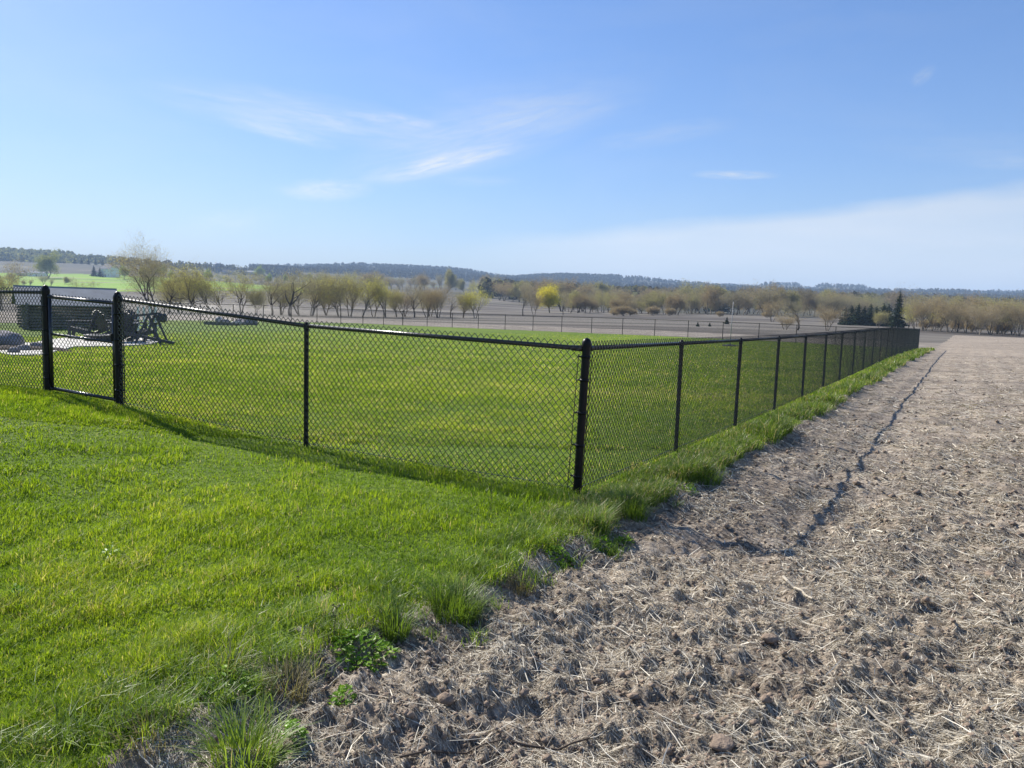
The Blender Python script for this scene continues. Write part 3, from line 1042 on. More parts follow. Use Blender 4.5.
def broadleaf(px, py, n, size, label, seed):
    """low clover or dandelion like weed: round leaves on short stalks"""
    g = np.random.default_rng(seed)
    x0, y0 = ground_px(px, py)
    z0 = gz(x0, y0)
    V = []; Q = []; A = []
    for i in range(n):
        a = g.uniform(0, 2 * math.pi); r = size * math.sqrt(g.uniform()) 
        c = np.array([math.cos(a) * r, math.sin(a) * r, 0])
        c[2] = gz(x0 + c[0], y0 + c[1]) - z0 + g.uniform(.015, .085) * (1.2 - r / size)
        L = g.uniform(.008, .018); W = L * g.uniform(.5, .8)
        d = np.array([math.cos(a + g.normal(0, .8)), math.sin(a + g.normal(0, .8)), g.uniform(-.3, .7)]); d /= np.linalg.norm(d)
        s_ = np.cross(d, [0, 0, 1]); s_ /= np.linalg.norm(s_)
        nn = np.cross(s_, d)
        b = len(V)
        for (u, v, h) in ((-1, 0, 0), (-.4, .8, .12), (.5, .75, .1), (1, 0, -.1), (.5, -.75, .1), (-.4, -.8, .12), (0, 0, -.05)):
            V.append(c + d * L * u + s_ * W * v + nn * L * h)
        Q += [(b, b + 6, b + 2, b + 1), (b + 6, b + 3, b + 2, b + 2)][:1] + [(b + 6, b + 4, b + 3, b + 2), (b, b + 5, b + 4, b + 6)]
        A += [np.clip(g.normal(.55, .2), 0, 1)] * 7
    me = mesh_np('weed', np.array(V), Q, None, M_broad, False, {'rnd': np.array(A)})
    tag(obj('weed', me, None, (x0, y0, z0)), label, 'weed')
for i, (px, py, n, s_, lab) in enumerate([
        (365, 655, 420, .16, 'leafy green weed patch at the lawn edge beside the thin dark stalk'),
        (290, 740, 90, .06, 'few bright leaves of a low weed beside the bottom grass tussock'),
        (342, 706, 60, .06, 'tiny bright leaved weed in the shaded bare edge'),
        (225, 690, 220, .15, 'low leafy weed patch in the lawn left of the dry tuft'),
        (560, 560, 180, .10, 'low broad leaved weed patch on the border below the corner post'),
        (605, 548, 110, .08, 'bright small weed patch on bare soil below the dark tussock'),
        (625, 543, 90, .07, 'bright weed sprig furthest right of the patches below the corner post'),
        (15, 600, 120, .07, 'round weed rosette in the lawn at the left edge'),
        (110, 560, 90, .08, 'small clover patch in the left lawn'),
        (690, 492, 60, .08, 'tiny yellow green weed on the field soil beside the border grass')]):
    broadleaf(px, py, n, s_, lab, 70 + i)

def stalk(px, py, h, label, seed):
    g = random.Random(seed)
    x, y = ground_px(px, py); z = gz(x, y)
    b = MB(); p = Vector((0, 0, -.01)); d = Vector((g.uniform(-.06, .06), 0, 1))
    pts = [p.copy()]
    for k in range(6):
        p = p + d.normalized() * h / 6
        d += Vector((g.uniform(-.12, .12), g.uniform(-.12, .12), 0)); pts.append(p.copy())
    for k in range(6):
        b.tube(pts[k], pts[k + 1], .0022 * (1 - k * .1), .0022 * (1 - (k + 1) * .1), 5)
        if k > 1:
            for _ in range(3):
                a = g.uniform(0, 6.28); q = pts[k + 1] + Vector((math.cos(a), math.sin(a), .9)) * h * .07
                b.tube(pts[k + 1], q, .001, .0008, 4)
                b.lathe([(.001, -.004), (.0035, 0), (.001, .004)], tuple(q), 5)
    tag(b.build('weed_stalk', M_twig, None, (x, y, z)), label, 'dry stalk')
stalk(491, 512, .22, 'thin brown dried weed stalk standing left of the corner post', 1)
stalk(333, 640, .25, 'thin dark dried weed stalk rising from the leafy weed patch', 2)
stalk(300, 600, .16, 'short dried stalk in the lawn behind the thin dark one', 3)

# ------------------------------------------------------------------ straw on the field
def put_straw():
    g = np.random.default_rng(23)
    packs = []
    def make(xy, L, w, tilt, rnd, seed):
        n = len(xy)
        # prevailing directions with scatter
        ang = np.where(g.uniform(size=n) < .45, g.normal(2.35, .45, n), g.uniform(0, math.pi, n))
        dx = np.cos(ang); dy = np.sin(ang)
        z0 = ground_z(xy[:, 0], xy[:, 1])
        e0 = xy - np.stack([dx, dy], 1) * L[:, None] / 2; e1 = xy + np.stack([dx, dy], 1) * L[:, None] / 2
        zA = np.maximum(ground_z(e0[:, 0], e0[:, 1]), z0 - .02); zB = np.maximum(ground_z(e1[:, 0], e1[:, 1]), z0 - .02)
        lift = g.uniform(.002, .012, n)
        up = tilt * L * g.uniform(0, 1, n)
        A = np.stack([e0[:, 0], e0[:, 1], zA + lift], 1); B = np.stack([e1[:, 0], e1[:, 1], zB + lift + up], 1)
        Mm = (A + B) / 2; Mm[:, 2] = np.maximum(Mm[:, 2], z0 + .004) + .12 * L * g.uniform(-.1, .6, n) * .3
        Mm[:, 0] += g.normal(0, .05, n) * L; Mm[:, 1] += g.normal(0, .05, n) * L
        sd_ = np.stack([-dy, dx, g.normal(0, .35, n)], 1) * w[:, None] / 2
        V = np.stack([A - sd_, A + sd_, Mm + sd_ , Mm - sd_, B + sd_ * .7, B - sd_ * .7], 1).reshape(-1, 3)
        b = np.arange(n) * 6
        Q = np.concatenate([np.stack([b, b + 1, b + 2, b + 3], 1), np.stack([b + 3, b + 2, b + 4, b + 5], 1)])
        packs.append((V, Q, np.repeat(rnd, 6)))
    xy = screen_uniform(560000, 352, 880, 150, 1150, zc=1.62, seed=33)
    e = edge(xy[:, 0], xy[:, 1])
    # clumped cover: bare soil shows in patches, more cover to the right
    c = fbm(xy[:, 0] * 1.7, xy[:, 1] * 1.7, 71, 3) + .25 * fbm(xy[:, 0] * 7, xy[:, 1] * 7, 73, 2)
    p = np.clip(.62 + 1.1 * c + .10 * np.clip(e - 1.5, -1, 2), .12, 1)
    nearb = t_of(xy[:, 0], xy[:, 1]) < .5
    k = ((e > -.04) | (nearb & (e > -.28) & (fbm(xy[:, 0] * 3, xy[:, 1] * 3, 44, 2) > -.05))) & (g.uniform(size=len(xy)) < p)
    xy = xy[k]; D = np.hypot(xy[:, 0], xy[:, 1]); n = len(xy)
    L = g.gamma(2.2, .014, n) * np.clip(D / 5, .8, 2.4)
    L = np.clip(L, .012, .15)
    w = g.uniform(.0012, .0032, n) * np.clip(D / 3.2, .85, 6)
    rnd = np.clip(g.beta(2.0, 2.4, n) + .12 * c[k], 0, 1)
    make(xy, L, w, g.choice([0, .1, .45], n, p=[.5, .35, .15]), rnd, 1)
    # long pale stalks
    m = int(n * .008)
    pick = g.choice(n, m, replace=False)
    make(xy[pick] + g.normal(0, .02, (m, 2)), g.uniform(.08, .18, m), g.uniform(.002, .0045, m) * np.clip(D[pick] / 4, .9, 3), np.full(m, .12), g.uniform(.75, 1, m), 2)
    n0 = 0; V = []; Q = []; A = []
    for v, q, a in packs:
        V.append(v); Q.append(q + n0); A.append(a); n0 += len(v)
    m_ = leafy('straw', [(0, (.06, .048, .036)), (.3, (.21, .175, .13)), (.6, (.52, .465, .365)), (1, (.82, .77, .64))], .12, .02, .45)
    me = mesh_np('straw_litter', np.concatenate(V), np.concatenate(Q), None, m_, False, {'rnd': np.concatenate(A)})
    tag(obj('straw_litter', me), 'greyish crop straw and stubble scattered over the tilled soil', 'straw', kind='stuff')
put_straw()

def clods():
    """crumbs of earth: uncountable"""
    g = np.random.default_rng(77)
    xy = screen_uniform(16000, 352, 860, 200, 1140, zc=1.62, seed=35)
    e = edge(xy[:, 0], xy[:, 1]); xy = xy[e > .02]
    n = len(xy); D = np.hypot(xy[:, 0], xy[:, 1])
    r = g.gamma(2.2, .0034, n) * np.clip(D / 5, .9, 1.8) + .003
    oct_ = np.array([(1, 0, 0), (.3, .95, 0), (-.8, .5, 0), (-.7, -.7, 0), (.5, -.85, 0), (0, 0, .8), (0, 0, -.6)])
    T0 = np.array([(0, 1, 5), (1, 2, 5), (2, 3, 5), (3, 4, 5), (4, 0, 5), (1, 0, 6), (2, 1, 6), (3, 2, 6), (4, 3, 6), (0, 4, 6)])
    jit = g.uniform(.6, 1.3, (n, 7, 1))
    V = oct_[None] * jit * r[:, None, None]
    a = g.uniform(0, 6.28, n); ca, sa = np.cos(a), np.sin(a)
    x = V[:, :, 0] * ca[:, None] - V[:, :, 1] * sa[:, None]; y = V[:, :, 0] * sa[:, None] + V[:, :, 1] * ca[:, None]
    z = ground_z(xy[:, 0], xy[:, 1])
    W = np.stack([x + xy[:, 0:1], y + xy[:, 1:2], V[:, :, 2] + z[:, None] + r[:, None] * .3], 2).reshape(-1, 3)
    T = (T0[None] + (np.arange(n) * 7)[:, None, None]).reshape(-1, 3)
    tag(obj('soil_clods', mesh_np('soil_clods', W, None, T, M_clod, True)), 'crumbly brown soil clods among the straw', 'soil', kind='stuff')
clods()

def stick(px0, py0, px1, py1, r, mat, label, cat='stalk'):
    a = ground_px(px0, py0); b = ground_px(px1, py1)
    z0 = gz(*a); n = 5; g = random.Random(px0)
    m = MB(); pts = []
    for k in range(n + 1):
        u = k / n
        x = a[0] + (b[0] - a[0]) * u; y = a[1] + (b[1] - a[1]) * u
        pts.append(Vector((x - a[0] + g.uniform(-1, 1) * r, y - a[1] + g.uniform(-1, 1) * r, gz(x, y) - z0 + r + .008)))
    for k in range(n):
        m.tube(pts[k], pts[k + 1], r * (1 - .08 * k), r * (1 - .08 * (k + 1)), 7)
    tag(m.build('dry_stalk', mat, None, (a[0], a[1], z0)), label, cat)
stick(782, 579, 812, 601, .010, M_stick, 'thick bleached stalk lying on the field right of centre')
stick(512, 745, 590, 741, .006, M_twig, 'long dark twig lying at the bottom of the field')
stick(400, 760, 505, 742, .005, M_twig, 'thin crooked twig at the bottom left of the field')
stick(845, 700, 905, 745, .006, M_stick, 'long pale straw stalk low in the right foreground')
def rock(px, py, r, mat, label, name='stone', seed=1, sq=.6, loc=None, cat='stone', sx=1.0):
    g = np.random.default_rng(seed)
    if loc is None:
        x, y = ground_px(px, py); z = gz(x, y)
    else: x, y, z = loc
    n, m = 22, 13
    V = []; 
    for i in range(m):
        ph = math.pi * i / (m - 1)
        for j in range(n):
            th = 2 * math.pi * j / n
            d = np.array([math.sin(ph) * math.cos(th), math.sin(ph) * math.sin(th), math.cos(ph)])
            k = 1 + .22 * float(fbm(np.array([d[0] * 1.5 + seed]), np.array([d[1] * 1.5 + d[2] * 1.1]), seed, 3))
            # flatten some faces
            for f in range(5):
                nn = np.array([math.cos(f * 1.3 + seed), math.sin(f * 1.3 + seed), .4 * math.cos(f * 2.1)]); nn /= np.linalg.norm(nn)
                dp = d @ nn
                if dp > .82: k *= .82 / dp
            V.append(d * r * k * np.array([sx, 1, sq]))
    Q = [(i * n + j, (i + 1) * n + j, (i + 1) * n + (j + 1) % n, i * n + (j + 1) % n) for i in range(m - 1) for j in range(n)]
    o = obj(name, mesh_np(name, V, Q, None, mat, True), None, (x, y, z + r * sq * .45))
    tag(o, label, cat)
    return o
rock(722, 745, .055, M_clod, 'large sandy clod at the bottom of the field', 'earth_clod', 3, .35, cat='clod')
rock(770, 640, .045, M_clod, 'dark earth clod with a shaded hollow, right of centre in the field', 'earth_clod', 5, .5, cat='clod')

# ------------------------------------------------------------------ trees
M_twigs = principled('grey_brown_twigs', (.32, .28, .195), .9, 0, .2, .2, 2)
def tree_skeleton(seed, H, spread=.5, stems=1, levels=4, lean=.12, first=.22, twig=1.0):
    g = random.Random(seed)
    seg = []; tips = []
    def grow(p, d, L, r, lev):
        n = 4 if lev < 2 else 3
        pts = [p]
        cur = p; dd = d.normalized()
        for k in range(n):
            dd = (dd + Vector((g.gauss(0, .16), g.gauss(0, .16), g.gauss(.05, .10)))).normalized()
            nx = cur + dd * L / n
            ra = r * (1 - .62 * k / n); rb = r * (1 - .62 * (k + 1) / n)
            seg.append((cur, nx, ra, rb, lev))
            cur = nx; pts.append(cur)
            if lev < levels and (k >= 1 or lev > 0):
                for _ in range(2 if lev < 1 else (2 if g.random() < .72 * twig else 1)):
                    ax = Vector((g.gauss(0, 1), g.gauss(0, 1), g.gauss(0, .4))).normalized()
                    ax = (ax - ax.dot(dd) * dd).normalized()
                    nd = (dd * (1 - spread * .75) + ax * spread * g.uniform(.75, 1.35) + Vector((0, 0, .13))).normalized()
                    grow(cur, nd, L * g.uniform(.50, .74), rb * .66, lev + 1)
        if lev >= levels - 1:
            tips.append((cur, dd))
            tips.append(((cur + pts[-2]) / 2, dd))
    for s in range(stems):
        a = g.uniform(0, 6.28) if stems > 1 else 0
        d = Vector((math.cos(a) * (lean + .22 * (stems > 1)), math.sin(a) * (lean + .22 * (stems > 1)), 1))
        grow(Vector((math.cos(a) * .15 * (stems > 1), math.sin(a) * .15 * (stems > 1), -.2)), d, H * g.uniform(.40, .50), H * .021 / (stems ** .3), 0)
    zs = sorted(t[0].z for t in tips); zt = zs[int(len(zs) * .90)]
    k = H / zt
    seg = [(a * k, b * k, ra, rb, l) for a, b, ra, rb, l in seg]
    tips = [(a * k, d) for a, d in tips]
    return seg, tips

def leaf_quads(tips, per, size, spread, g, droop=0.0):
    n = len(tips) * per
    P = np.repeat(np.array([tuple(t[0]) for t in tips]), per, axis=0)
    P = P + g.normal(0, spread, (n, 3))
    P[:, 2] -= np.abs(g.normal(0, droop, n)) if droop else 0
    a = g.normal(0, 1, (n, 3)); a /= np.linalg.norm(a, axis=1, keepdims=True)
    b = g.normal(0, 1, (n, 3)); b = np.cross(a, b); b /= np.linalg.norm(b, axis=1, keepdims=True) + 1e-6
    s = size * g.uniform(.5, 1.3, (n, 1))
    V = np.stack([P - a * s, P + b * s * .55, P + a * s, P - b * s * .55], 1).reshape(-1, 3)
    Q = np.arange(n * 4).reshape(-1, 4)
    r = np.repeat(np.clip(g.normal(.5, .2, n), 0, 1), 4)
    return V, Q, r

def leafmat(name, c, trans=.4):
    lo = tuple(x * .55 for x in c); hi = tuple(min(.9, x * 1.45) for x in c)
    return leafy(name, [(0, lo), (.5, c), (1, hi)], trans)
L_bud = leafmat('grey_bud_twigs', (.46, .42, .28), .45)
L_olive = leafmat('olive_spring_leaf', (.50, .48, .20), .5)
L_yel = leafmat('yellow_green_leaf', (.52, .51, .13), .5)
L_bright = leafmat('bright_yellow_blossom', (.58, .53, .09), .5)
L_pink = leafmat('reddish_bud_twigs', (.44, .34, .22), .45)
L_green = leafmat('fresh_green_leaf', (.24, .32, .07), .5)
L_grey = leafmat('grey_green_leaf', (.26, .28, .14), .45)
F_bud = leafmat('wood_grey_buds', (.30, .27, .21), .4)
F_olive = leafmat('wood_olive_buds', (.34, .325, .19), .4)
F_pink = leafmat('wood_brown_buds', (.31, .25, .19), .4)
F_dark = leafmat('wood_dark_buds', (.21, .185, .15), .35)
L_needle = leafmat('dark_needles', (.03, .045, .028), .12)

def make_proto(name, seed, H, lm, per, size, spread=.5, stems=1, levels=4, bark=None, twigs=True, leafspread=.25, thick=1.0, lean=.12):
    seg, tips = tree_skeleton(seed, H, spread, stems, levels, lean)
    g = np.random.default_rng(seed)
    A = np.array([tuple(s[0]) for s in seg]); B = np.array([tuple(s[1]) for s in seg])
    lev = np.array([s[4] for s in seg])
    fat = np.where(lev < 2, 1.35, np.where(lev == 2, 1.1, .8)) * thick
    ra = np.maximum(np.array([s[2] for s in seg]) * fat, .008); rb = np.maximum(np.array([s[3] for s in seg]) * fat, .006)
    big = lev < 2
    e = empty(name, (0, 0, 0))
    V, Q = tubes(A[big], B[big], ra[big], rb[big], 6)
    obj('trunk', mesh_np('trunk', V, Q, None, bark or M_bark, True), e)
    V2, Q2 = tubes(A[~big], B[~big], ra[~big] * .8, rb[~big] * .8, 3)
    r2 = np.full(len(V2), .12)
    LV, LQ, LR = leaf_quads(tips, per, size, leafspread, g)
    me = mesh_np('crown', np.concatenate([V2, LV]), np.concatenate([Q2, LQ + len(V2)]), None, lm, False, {'rnd': np.concatenate([r2, LR])})
    me.materials.append(M_twigs)
    mi = np.zeros(len(me.polygons), dtype=np.int32); mi[:len(Q2)] = 1
    me.polygons.foreach_set('material_index', mi)
    obj('crown', me, e)
    e['h'] = H
    return e

PROTO = {}
def proto(key, *a, **k):
    PROTO[key] = [make_proto(*a, **k), False]
proto('big', 'deciduous_tree', 4, 10, L_bud, 2, .06, spread=.60, stems=3, levels=4, bark=M_bark_dark, leafspread=.25)
proto('gnarl', 'deciduous_tree', 12, 8, L_olive, 1, .065, spread=.64, stems=2, levels=4, bark=M_bark_dark, leafspread=.3, lean=.25, thick=1.0)
proto('vase', 'deciduous_tree', 23, 8, L_yel, 1, .06, spread=.54, stems=2, levels=4, bark=M_bark, leafspread=.3)
proto('bare', 'deciduous_tree', 33, 8, L_bud, 1, .05, spread=.62, stems=1, levels=4, bark=M_bark_dark, leafspread=.25)
proto('clump', 'deciduous_tree', 45, 7, L_olive, 1, .055, spread=.48, stems=4, levels=4, bark=M_bark, leafspread=.28)
proto('pink', 'deciduous_tree', 54, 7, L_pink, 1, .055, spread=.54, stems=3, levels=4, bark=M_bark, leafspread=.28)
proto('ygrn', 'deciduous_tree', 67, 7, L_yel, 3, .09, spread=.5, stems=3, levels=3, bark=M_bark, leafspread=.40)
proto('blossom', 'deciduous_tree', 77, 8, L_bright, 11, .15, spread=.55, stems=4, levels=3, bark=M_bark_dark, leafspread=.7)
proto('grey', 'deciduous_tree', 81, 10, L_grey, 12, .20, spread=.6, stems=2, levels=3, bark=M_bark, leafspread=.6)
proto('fgrey', 'deciduous_tree', 91, 10, F_bud, 4, .15, spread=.52, stems=1, levels=3, bark=M_bark, leafspread=.6)
proto('folive', 'deciduous_tree', 92, 10, F_olive, 5, .16, spread=.55, stems=2, levels=3, bark=M_bark, leafspread=.6)
proto('fpink', 'deciduous_tree', 93, 10, F_pink, 4, .15, spread=.5, stems=3, levels=3, bark=M_bark_dark, leafspread=.55)
proto('fdark', 'deciduous_tree', 97, 10, F_dark, 5, .16, spread=.6, stems=2, levels=3, bark=M_bark_dark, leafspread=.55)
proto('fgreen', 'deciduous_tree', 94, 10, L_green, 12, .22, spread=.5, stems=2, levels=3, bark=M_bark, leafspread=.6)

def make_conifer(seed, H, wid, layers=22):
    g = np.random.default_rng(seed)
    e = empty('conifer_tree', (0, 0, 0))
    MB().tube((0, 0, -.3), (0, 0, H * .96), H * .018, H * .003, 7).build('trunk', M_bark_dark, e)
    V = []; Q = []; rn = []
    for k in range(layers):
        u = k / (layers - 1)
        z = H * (.10 + .88 * u)
        R_ = wid / 2 * (1 - u) ** .85 * g.uniform(.8, 1.12) + H * .012
        nb = int(9 + 8 * (1 - u))
        for j in range(nb):
            a = g.uniform(0, 6.28); L = R_ * g.uniform(.7, 1.15)
            d = np.array([math.cos(a), math.sin(a), -.22 + .5 * u]); d /= np.linalg.norm(d)
            s_ = np.array([-math.sin(a), math.cos(a), 0])
            for m in range(6):
                v = (m + .6) / 6
                c = np.array([0, 0, z]) + d * L * v + g.normal(0, .03 * H * .3, 3)
                w = L * .20 * (1.1 - v * .6); b = len(V)
                tilt = np.array([0, 0, g.uniform(-.5, .2)])
                ra_ = g.normal(0, 1, 3); ra_ /= np.linalg.norm(ra_); rb_ = np.cross(ra_, g.normal(0, 1, 3)); rb_ /= np.linalg.norm(rb_)
                w *= 1.15; V += [c - ra_ * w, c + rb_ * w * .8, c + ra_ * w, c - rb_ * w * .8]
                Q.append((b, b + 1, b + 2, b + 3)); rn += [float(np.clip(g.normal(.5, .22), 0, 1))] * 4
    obj('crown', mesh_np('crown', np.array(V), Q, None, L_needle, False, {'rnd': rn}), e)
    e['h'] = H
    return e
proto('fg2', 'deciduous_tree', 101, 10, F_bud, 3, .14, spread=.42, stems=3, levels=3, bark=M_bark_dark, leafspread=.5)
proto('fg3', 'deciduous_tree', 115, 10, F_pink, 3, .15, spread=.66, stems=1, levels=4, bark=M_bark, leafspread=.4)
proto('fo2', 'deciduous_tree', 122, 10, F_olive, 4, .16, spread=.46, stems=2, levels=4, bark=M_bark, leafspread=.4)
proto('fsh', 'deciduous_tree', 135, 4, F_pink, 3, .13, spread=.62, stems=5, levels=3, bark=M_bark_dark, leafspread=.4)
PROTO['spruce'] = [make_conifer(3, 9, 4.0), False]
PROTO['pine'] = [make_conifer(8, 7, 5.4, 16), False]

def put_tree(key, px, D, h, label, group=None, py=320, sx=1.0, rz=None, dz=0, cat=None):
    src, used = PROTO[key]
    if used: o = copy_tree(src)
    else: o = src; PROTO[key][1] = True
    p = at(px, py, D)
    s = h / src['h']
    o.location = (p.x, p.y, p.z - .1 + dz)
    o.rotation_euler = (0, 0, R.uniform(0, 6.28) if rz is None else rz)
    o.scale = (s * sx, s * sx, s)
    c = cat or ('tree')
    for k in ('label', 'category', 'group'):
        if k in o: del o[k]
    tag(o, label, c, group)
    return o

MID = [('big', 154, 112, 10.6, .88, 'tallest wide crowned bare tree, several dark stems, above the fence right of the gate', None),
       ('gnarl', 170, 116, 6.9, 1.0, 'crooked budding tree leaning on the right flank of the tallest bare tree', None),
       ('gnarl', 191, 120, 7.3, 1.1, 'dark trunked tree with wide forked limbs, second right of the tallest tree', None),
       ('vase', 212, 122, 7.0, 1.0, 'slender leaning tree with yellow green leaf below the distant silo', None),
       ('gnarl', 242, 126, 7.0, 1.0, 'twisted dark stemmed tree with sparse leaf below the long far building', None),
       ('clump', 256, 126, 4.2, 1.0, 'low multi stemmed shrub tree between two taller twisted trees', None),
       ('bare', 272, 130, 7.0, 1.1, 'grey budding tree left of the broad forked tree', None),
       ('bare', 291, 128, 7.9, 1.35, 'broad low forked tree with a dark trunk left of the fence post', None),
       ('clump', 311, 138, 6.9, 1.0, 'narrow clump of thin stems right behind the line post top', None),
       ('clump', 340, 142, 7.2, .9, 'olive budding tree, left end of the dense clump above the front fence', 'a'),
       ('clump', 350, 145, 7.3, .9, 'olive budding tree, middle of the dense clump above the front fence', 'a'),
       ('vase', 361, 142, 7.0, .9, 'olive budding tree, right side of the dense clump above the front fence', 'a'),
       ('ygrn', 374, 148, 6.6, .9, 'yellowish leafed tree just right of the dense olive clump', 'a'),
       ('vase', 386, 146, 7.0, .95, 'taller yellowish tree in the middle of the mid valley row', 'a'),
       ('clump', 397, 150, 5.2, .9, 'short yellowish tree ending the dense clump', 'a'),
       ('bare', 414, 150, 6.6, 1.0, 'slim dark bare tree standing alone right of the dense clump', None),
       ('pink', 427, 155, 5.9, .9, 'reddish budding tree, left of a pair in the mid valley row', None),
       ('pink', 438, 152, 6.2, .9, 'reddish budding tree, right of a pair in the mid valley row', None),
       ('bare', 451, 156, 5.2, .9, 'small dark bare tree between the reddish pair and the yellow green trees', None),
       ('clump', 463, 158, 5.0, .9, 'small olive tree left beside the last yellow green tree of the row', None),
       ('ygrn', 475, 156, 5.8, .9, 'yellow green tree at the right end of the mid valley row', None),
       ('clump', 181, 128, 5.6, 1.2, 'short bushy budding tree behind the dark trunked forked tree', None),
       ('vase', 200, 134, 6.4, 1.2, 'yellow green tree between the dark trunked tree and the slender leaning one', None),
       ('vase', 226, 132, 6.0, 1.2, 'loose yellow green tree filling the gap right of the slender leaning tree', None),
       ('clump', 281, 142, 6.0, 1.3, 'hazy olive tree behind and left of the broad forked tree', None),
       ('vase', 300, 145, 6.6, 1.2, 'hazy olive tree behind and right of the broad forked tree', None),
       ('pink', 326, 150, 5.6, 1.2, 'low brownish tree left of the dense olive clump', None),
       ('pink', 404, 158, 5.4, 1.2, 'low brownish tree between the yellowish trees and the slim bare tree', None),
       ('clump', 430, 165, 5.2, 1.3, 'low hazy olive tree behind the reddish pair', None),
       ('bare', 523, 195, 7.0, .9, 'thin bare tree standing left of the bright yellow tree', None),
       ('pink', 534, 198, 6.0, .8, 'small reddish bare tree close to the left of the bright yellow tree', None),
       ('blossom', 550, 262, 7.8, 1.1, 'bright yellow flowering tree, the only vivid yellow crown in the valley', None),
       ('bare', 563, 215, 5.2, .8, 'small bare sapling below the right side of the bright yellow tree', None),
       ('bare', 80, 98, 4.4, 1.2, 'small dark bare tree with forked limbs showing above the gate', None),
       ('gnarl', 16, 96, 4.4, .45, 'dark dead looking narrow tree above the fence at the left edge', None),
       ('clump', 3, 105, 4.6, 1.0, 'brownish scrub tree cut by the left edge of the picture', None),
       ('clump', 105, 104, 3.0, .9, 'low sparse sapling just left of the right gate post', None),
       ('grey', 49, 770, 22, 1.1, 'big round grey green tree on the far hillside at the left', None),
       ('fgrey', 5, 330, 14.5, .9, 'tall grey bare tree on the hillside at the far left', None),
       ('pink', 772, 190, 5.4, 1.0, 'small reddish bare tree alone in the valley, right of the thin white pole', None),
       ('bare', 798, 118, 4.6, 1.5, 'wide low bare tree with spreading dark limbs behind the side fence', None),
       ('pink', 828, 122, 3.9, 1.2, 'low reddish shrub tree right of the wide low bare tree', None),
       ('pink', 786, 116, 2.2, 1.6, 'brushy reddish shrub at the foot of the wide low bare tree', None),
       ('clump', 878, 165, 3.6, 1.0, 'pale leafed tree in front of the dark conifers', None),
       ('ygrn', 909, 178, 3.8, .8, 'light yellow green tree right of the tallest conifer', None)]
for (k, px, D, h, sx, lab, gr) in MID:
    h *= .80 if k == 'big' else .92
    put_tree(k, px, D, h, lab, 'clump of budding trees in the mid valley row' if gr else None, sx=sx)
# the row behind the end of the tilled field
for i in range(17):
    px = 918 + i * 8.0 + R.uniform(-2.5, 2.5)
    k = R.choice(['clump', 'pink', 'bare', 'vase', 'pink', 'bare'])
    put_tree(k, px, R.uniform(146, 165), R.uniform(4.4, 6.6), 'thin stemmed budding tree in the row behind the end of the tilled field',
             'thin trees behind the tilled field', sx=R.uniform(.85, 1.2))
# conifers
for i, (px, D, h) in enumerate([(845, 184, 4.9), (851, 190, 5.4), (858, 187, 5.9), (864, 191, 5.3), (870, 188, 6.0), (876, 192, 5.5), (883, 187, 6.3), (888, 191, 6.2)]):
    put_tree('pine', px, D, h * .95, 'dark conifer in the tight planting left of the tallest one', 'dark conifers planted in a tight row', cat='conifer')
put_tree('spruce', 898, 170, 8.8, 'tallest dark spruce, pointed top rising over the woods at the right', cat='conifer')
put_tree('pine', 716, 420, 12.5, 'dark flat topped pine poking out of the middle woods', sx=1.6, cat='conifer')
for (px, D, h, lab) in [(698, 118, .9, 'small dark evergreen sapling, left of three in the valley strip'), (710, 122, .8, 'small dark evergreen sapling, middle of three in the valley strip'),
                        (727, 150, 1.6, 'small dark evergreen sapling, right of three, beside the thin pole')]:
    put_tree('pine', px, D, h, lab, cat='conifer')

# forest belt across the valley
def forest(n, pxa, pxb, Da, Db, ha, hb, keys, label, group, tilt=0):
    keys = keys + ['fg2', 'fg3', 'fo2', 'fg3', 'fg2'] if 'fgreen' not in keys else keys
    for i in range(n):
        u = (i + R.uniform(.1, .9)) / n
        px = pxa + (pxb - pxa) * u
        D = R.uniform(Da, Db)
        put_tree(R.choice(keys), px, D, R.uniform(ha, hb) * R.choice([.62, .78, .86, .94]), label, group, sx=R.uniform(.75, 1.4))
forest(46, 560, 700, 268, 330, 6.0, 8.6, ['fgrey', 'folive', 'fpink', 'fdark', 'fgrey'], 'budding tree in the woods belt right of the bright yellow tree', 'woods belt right of the yellow tree')
forest(56, 690, 870, 290, 380, 8.0, 11.5, ['fgrey', 'fpink', 'fdark', 'folive'], 'grey brown tree in the woods belt behind the wide low bare tree', 'woods belt in the middle right')
forest(56, 915, 1090, 195, 300, 6.2, 9.0, ['fgrey', 'fpink', 'fdark', 'fgrey', 'folive'], 'brownish tree in the woods behind the end of the tilled field', 'woods at the right')
forest(26, 500, 700, 420, 560, 11.0, 15, ['fgrey', 'fgrey', 'fpink'], 'tree in the back of the woods on the valley floor', 'back woods on the valley floor')
forest(40, 480, 1080, 430, 620, 11.0, 15.5, ['fgrey', 'fgrey', 'fpink', 'folive'], 'tree in the back woods on the valley floor', 'back woods on the valley floor')
forest(34, 300, 500, 640, 900, 13, 18, ['fgrey', 'folive', 'fpink', 'fgrey'], 'tree in the distant wood above the mid valley fields', 'distant wood above the mid valley fields')
forest(26, 120, 330, 760, 1000, 9, 13, ['fgreen', 'folive', 'folive', 'fgreen'], 'fresh green tree in the distant hedgerow below the silo', 'distant green hedgerow trees')
forest(9, -20, 70, 560, 640, 7, 10, ['folive', 'fgrey'], 'tree in the hedgerow on the left hillside', 'hedgerow on the left hillside')
for i in range(18):
    px = R.choice([R.uniform(560, 835), R.uniform(925, 1060)])
    o = put_tree('fsh', px, R.uniform(225, 290) if px < 860 else R.uniform(165, 190), R.uniform(1.3, 2.6), 'low dark scrub bush at the front of the woods belt', 'scrub bushes in front of the woods', sx=R.uniform(1, 1.7), cat='bush')
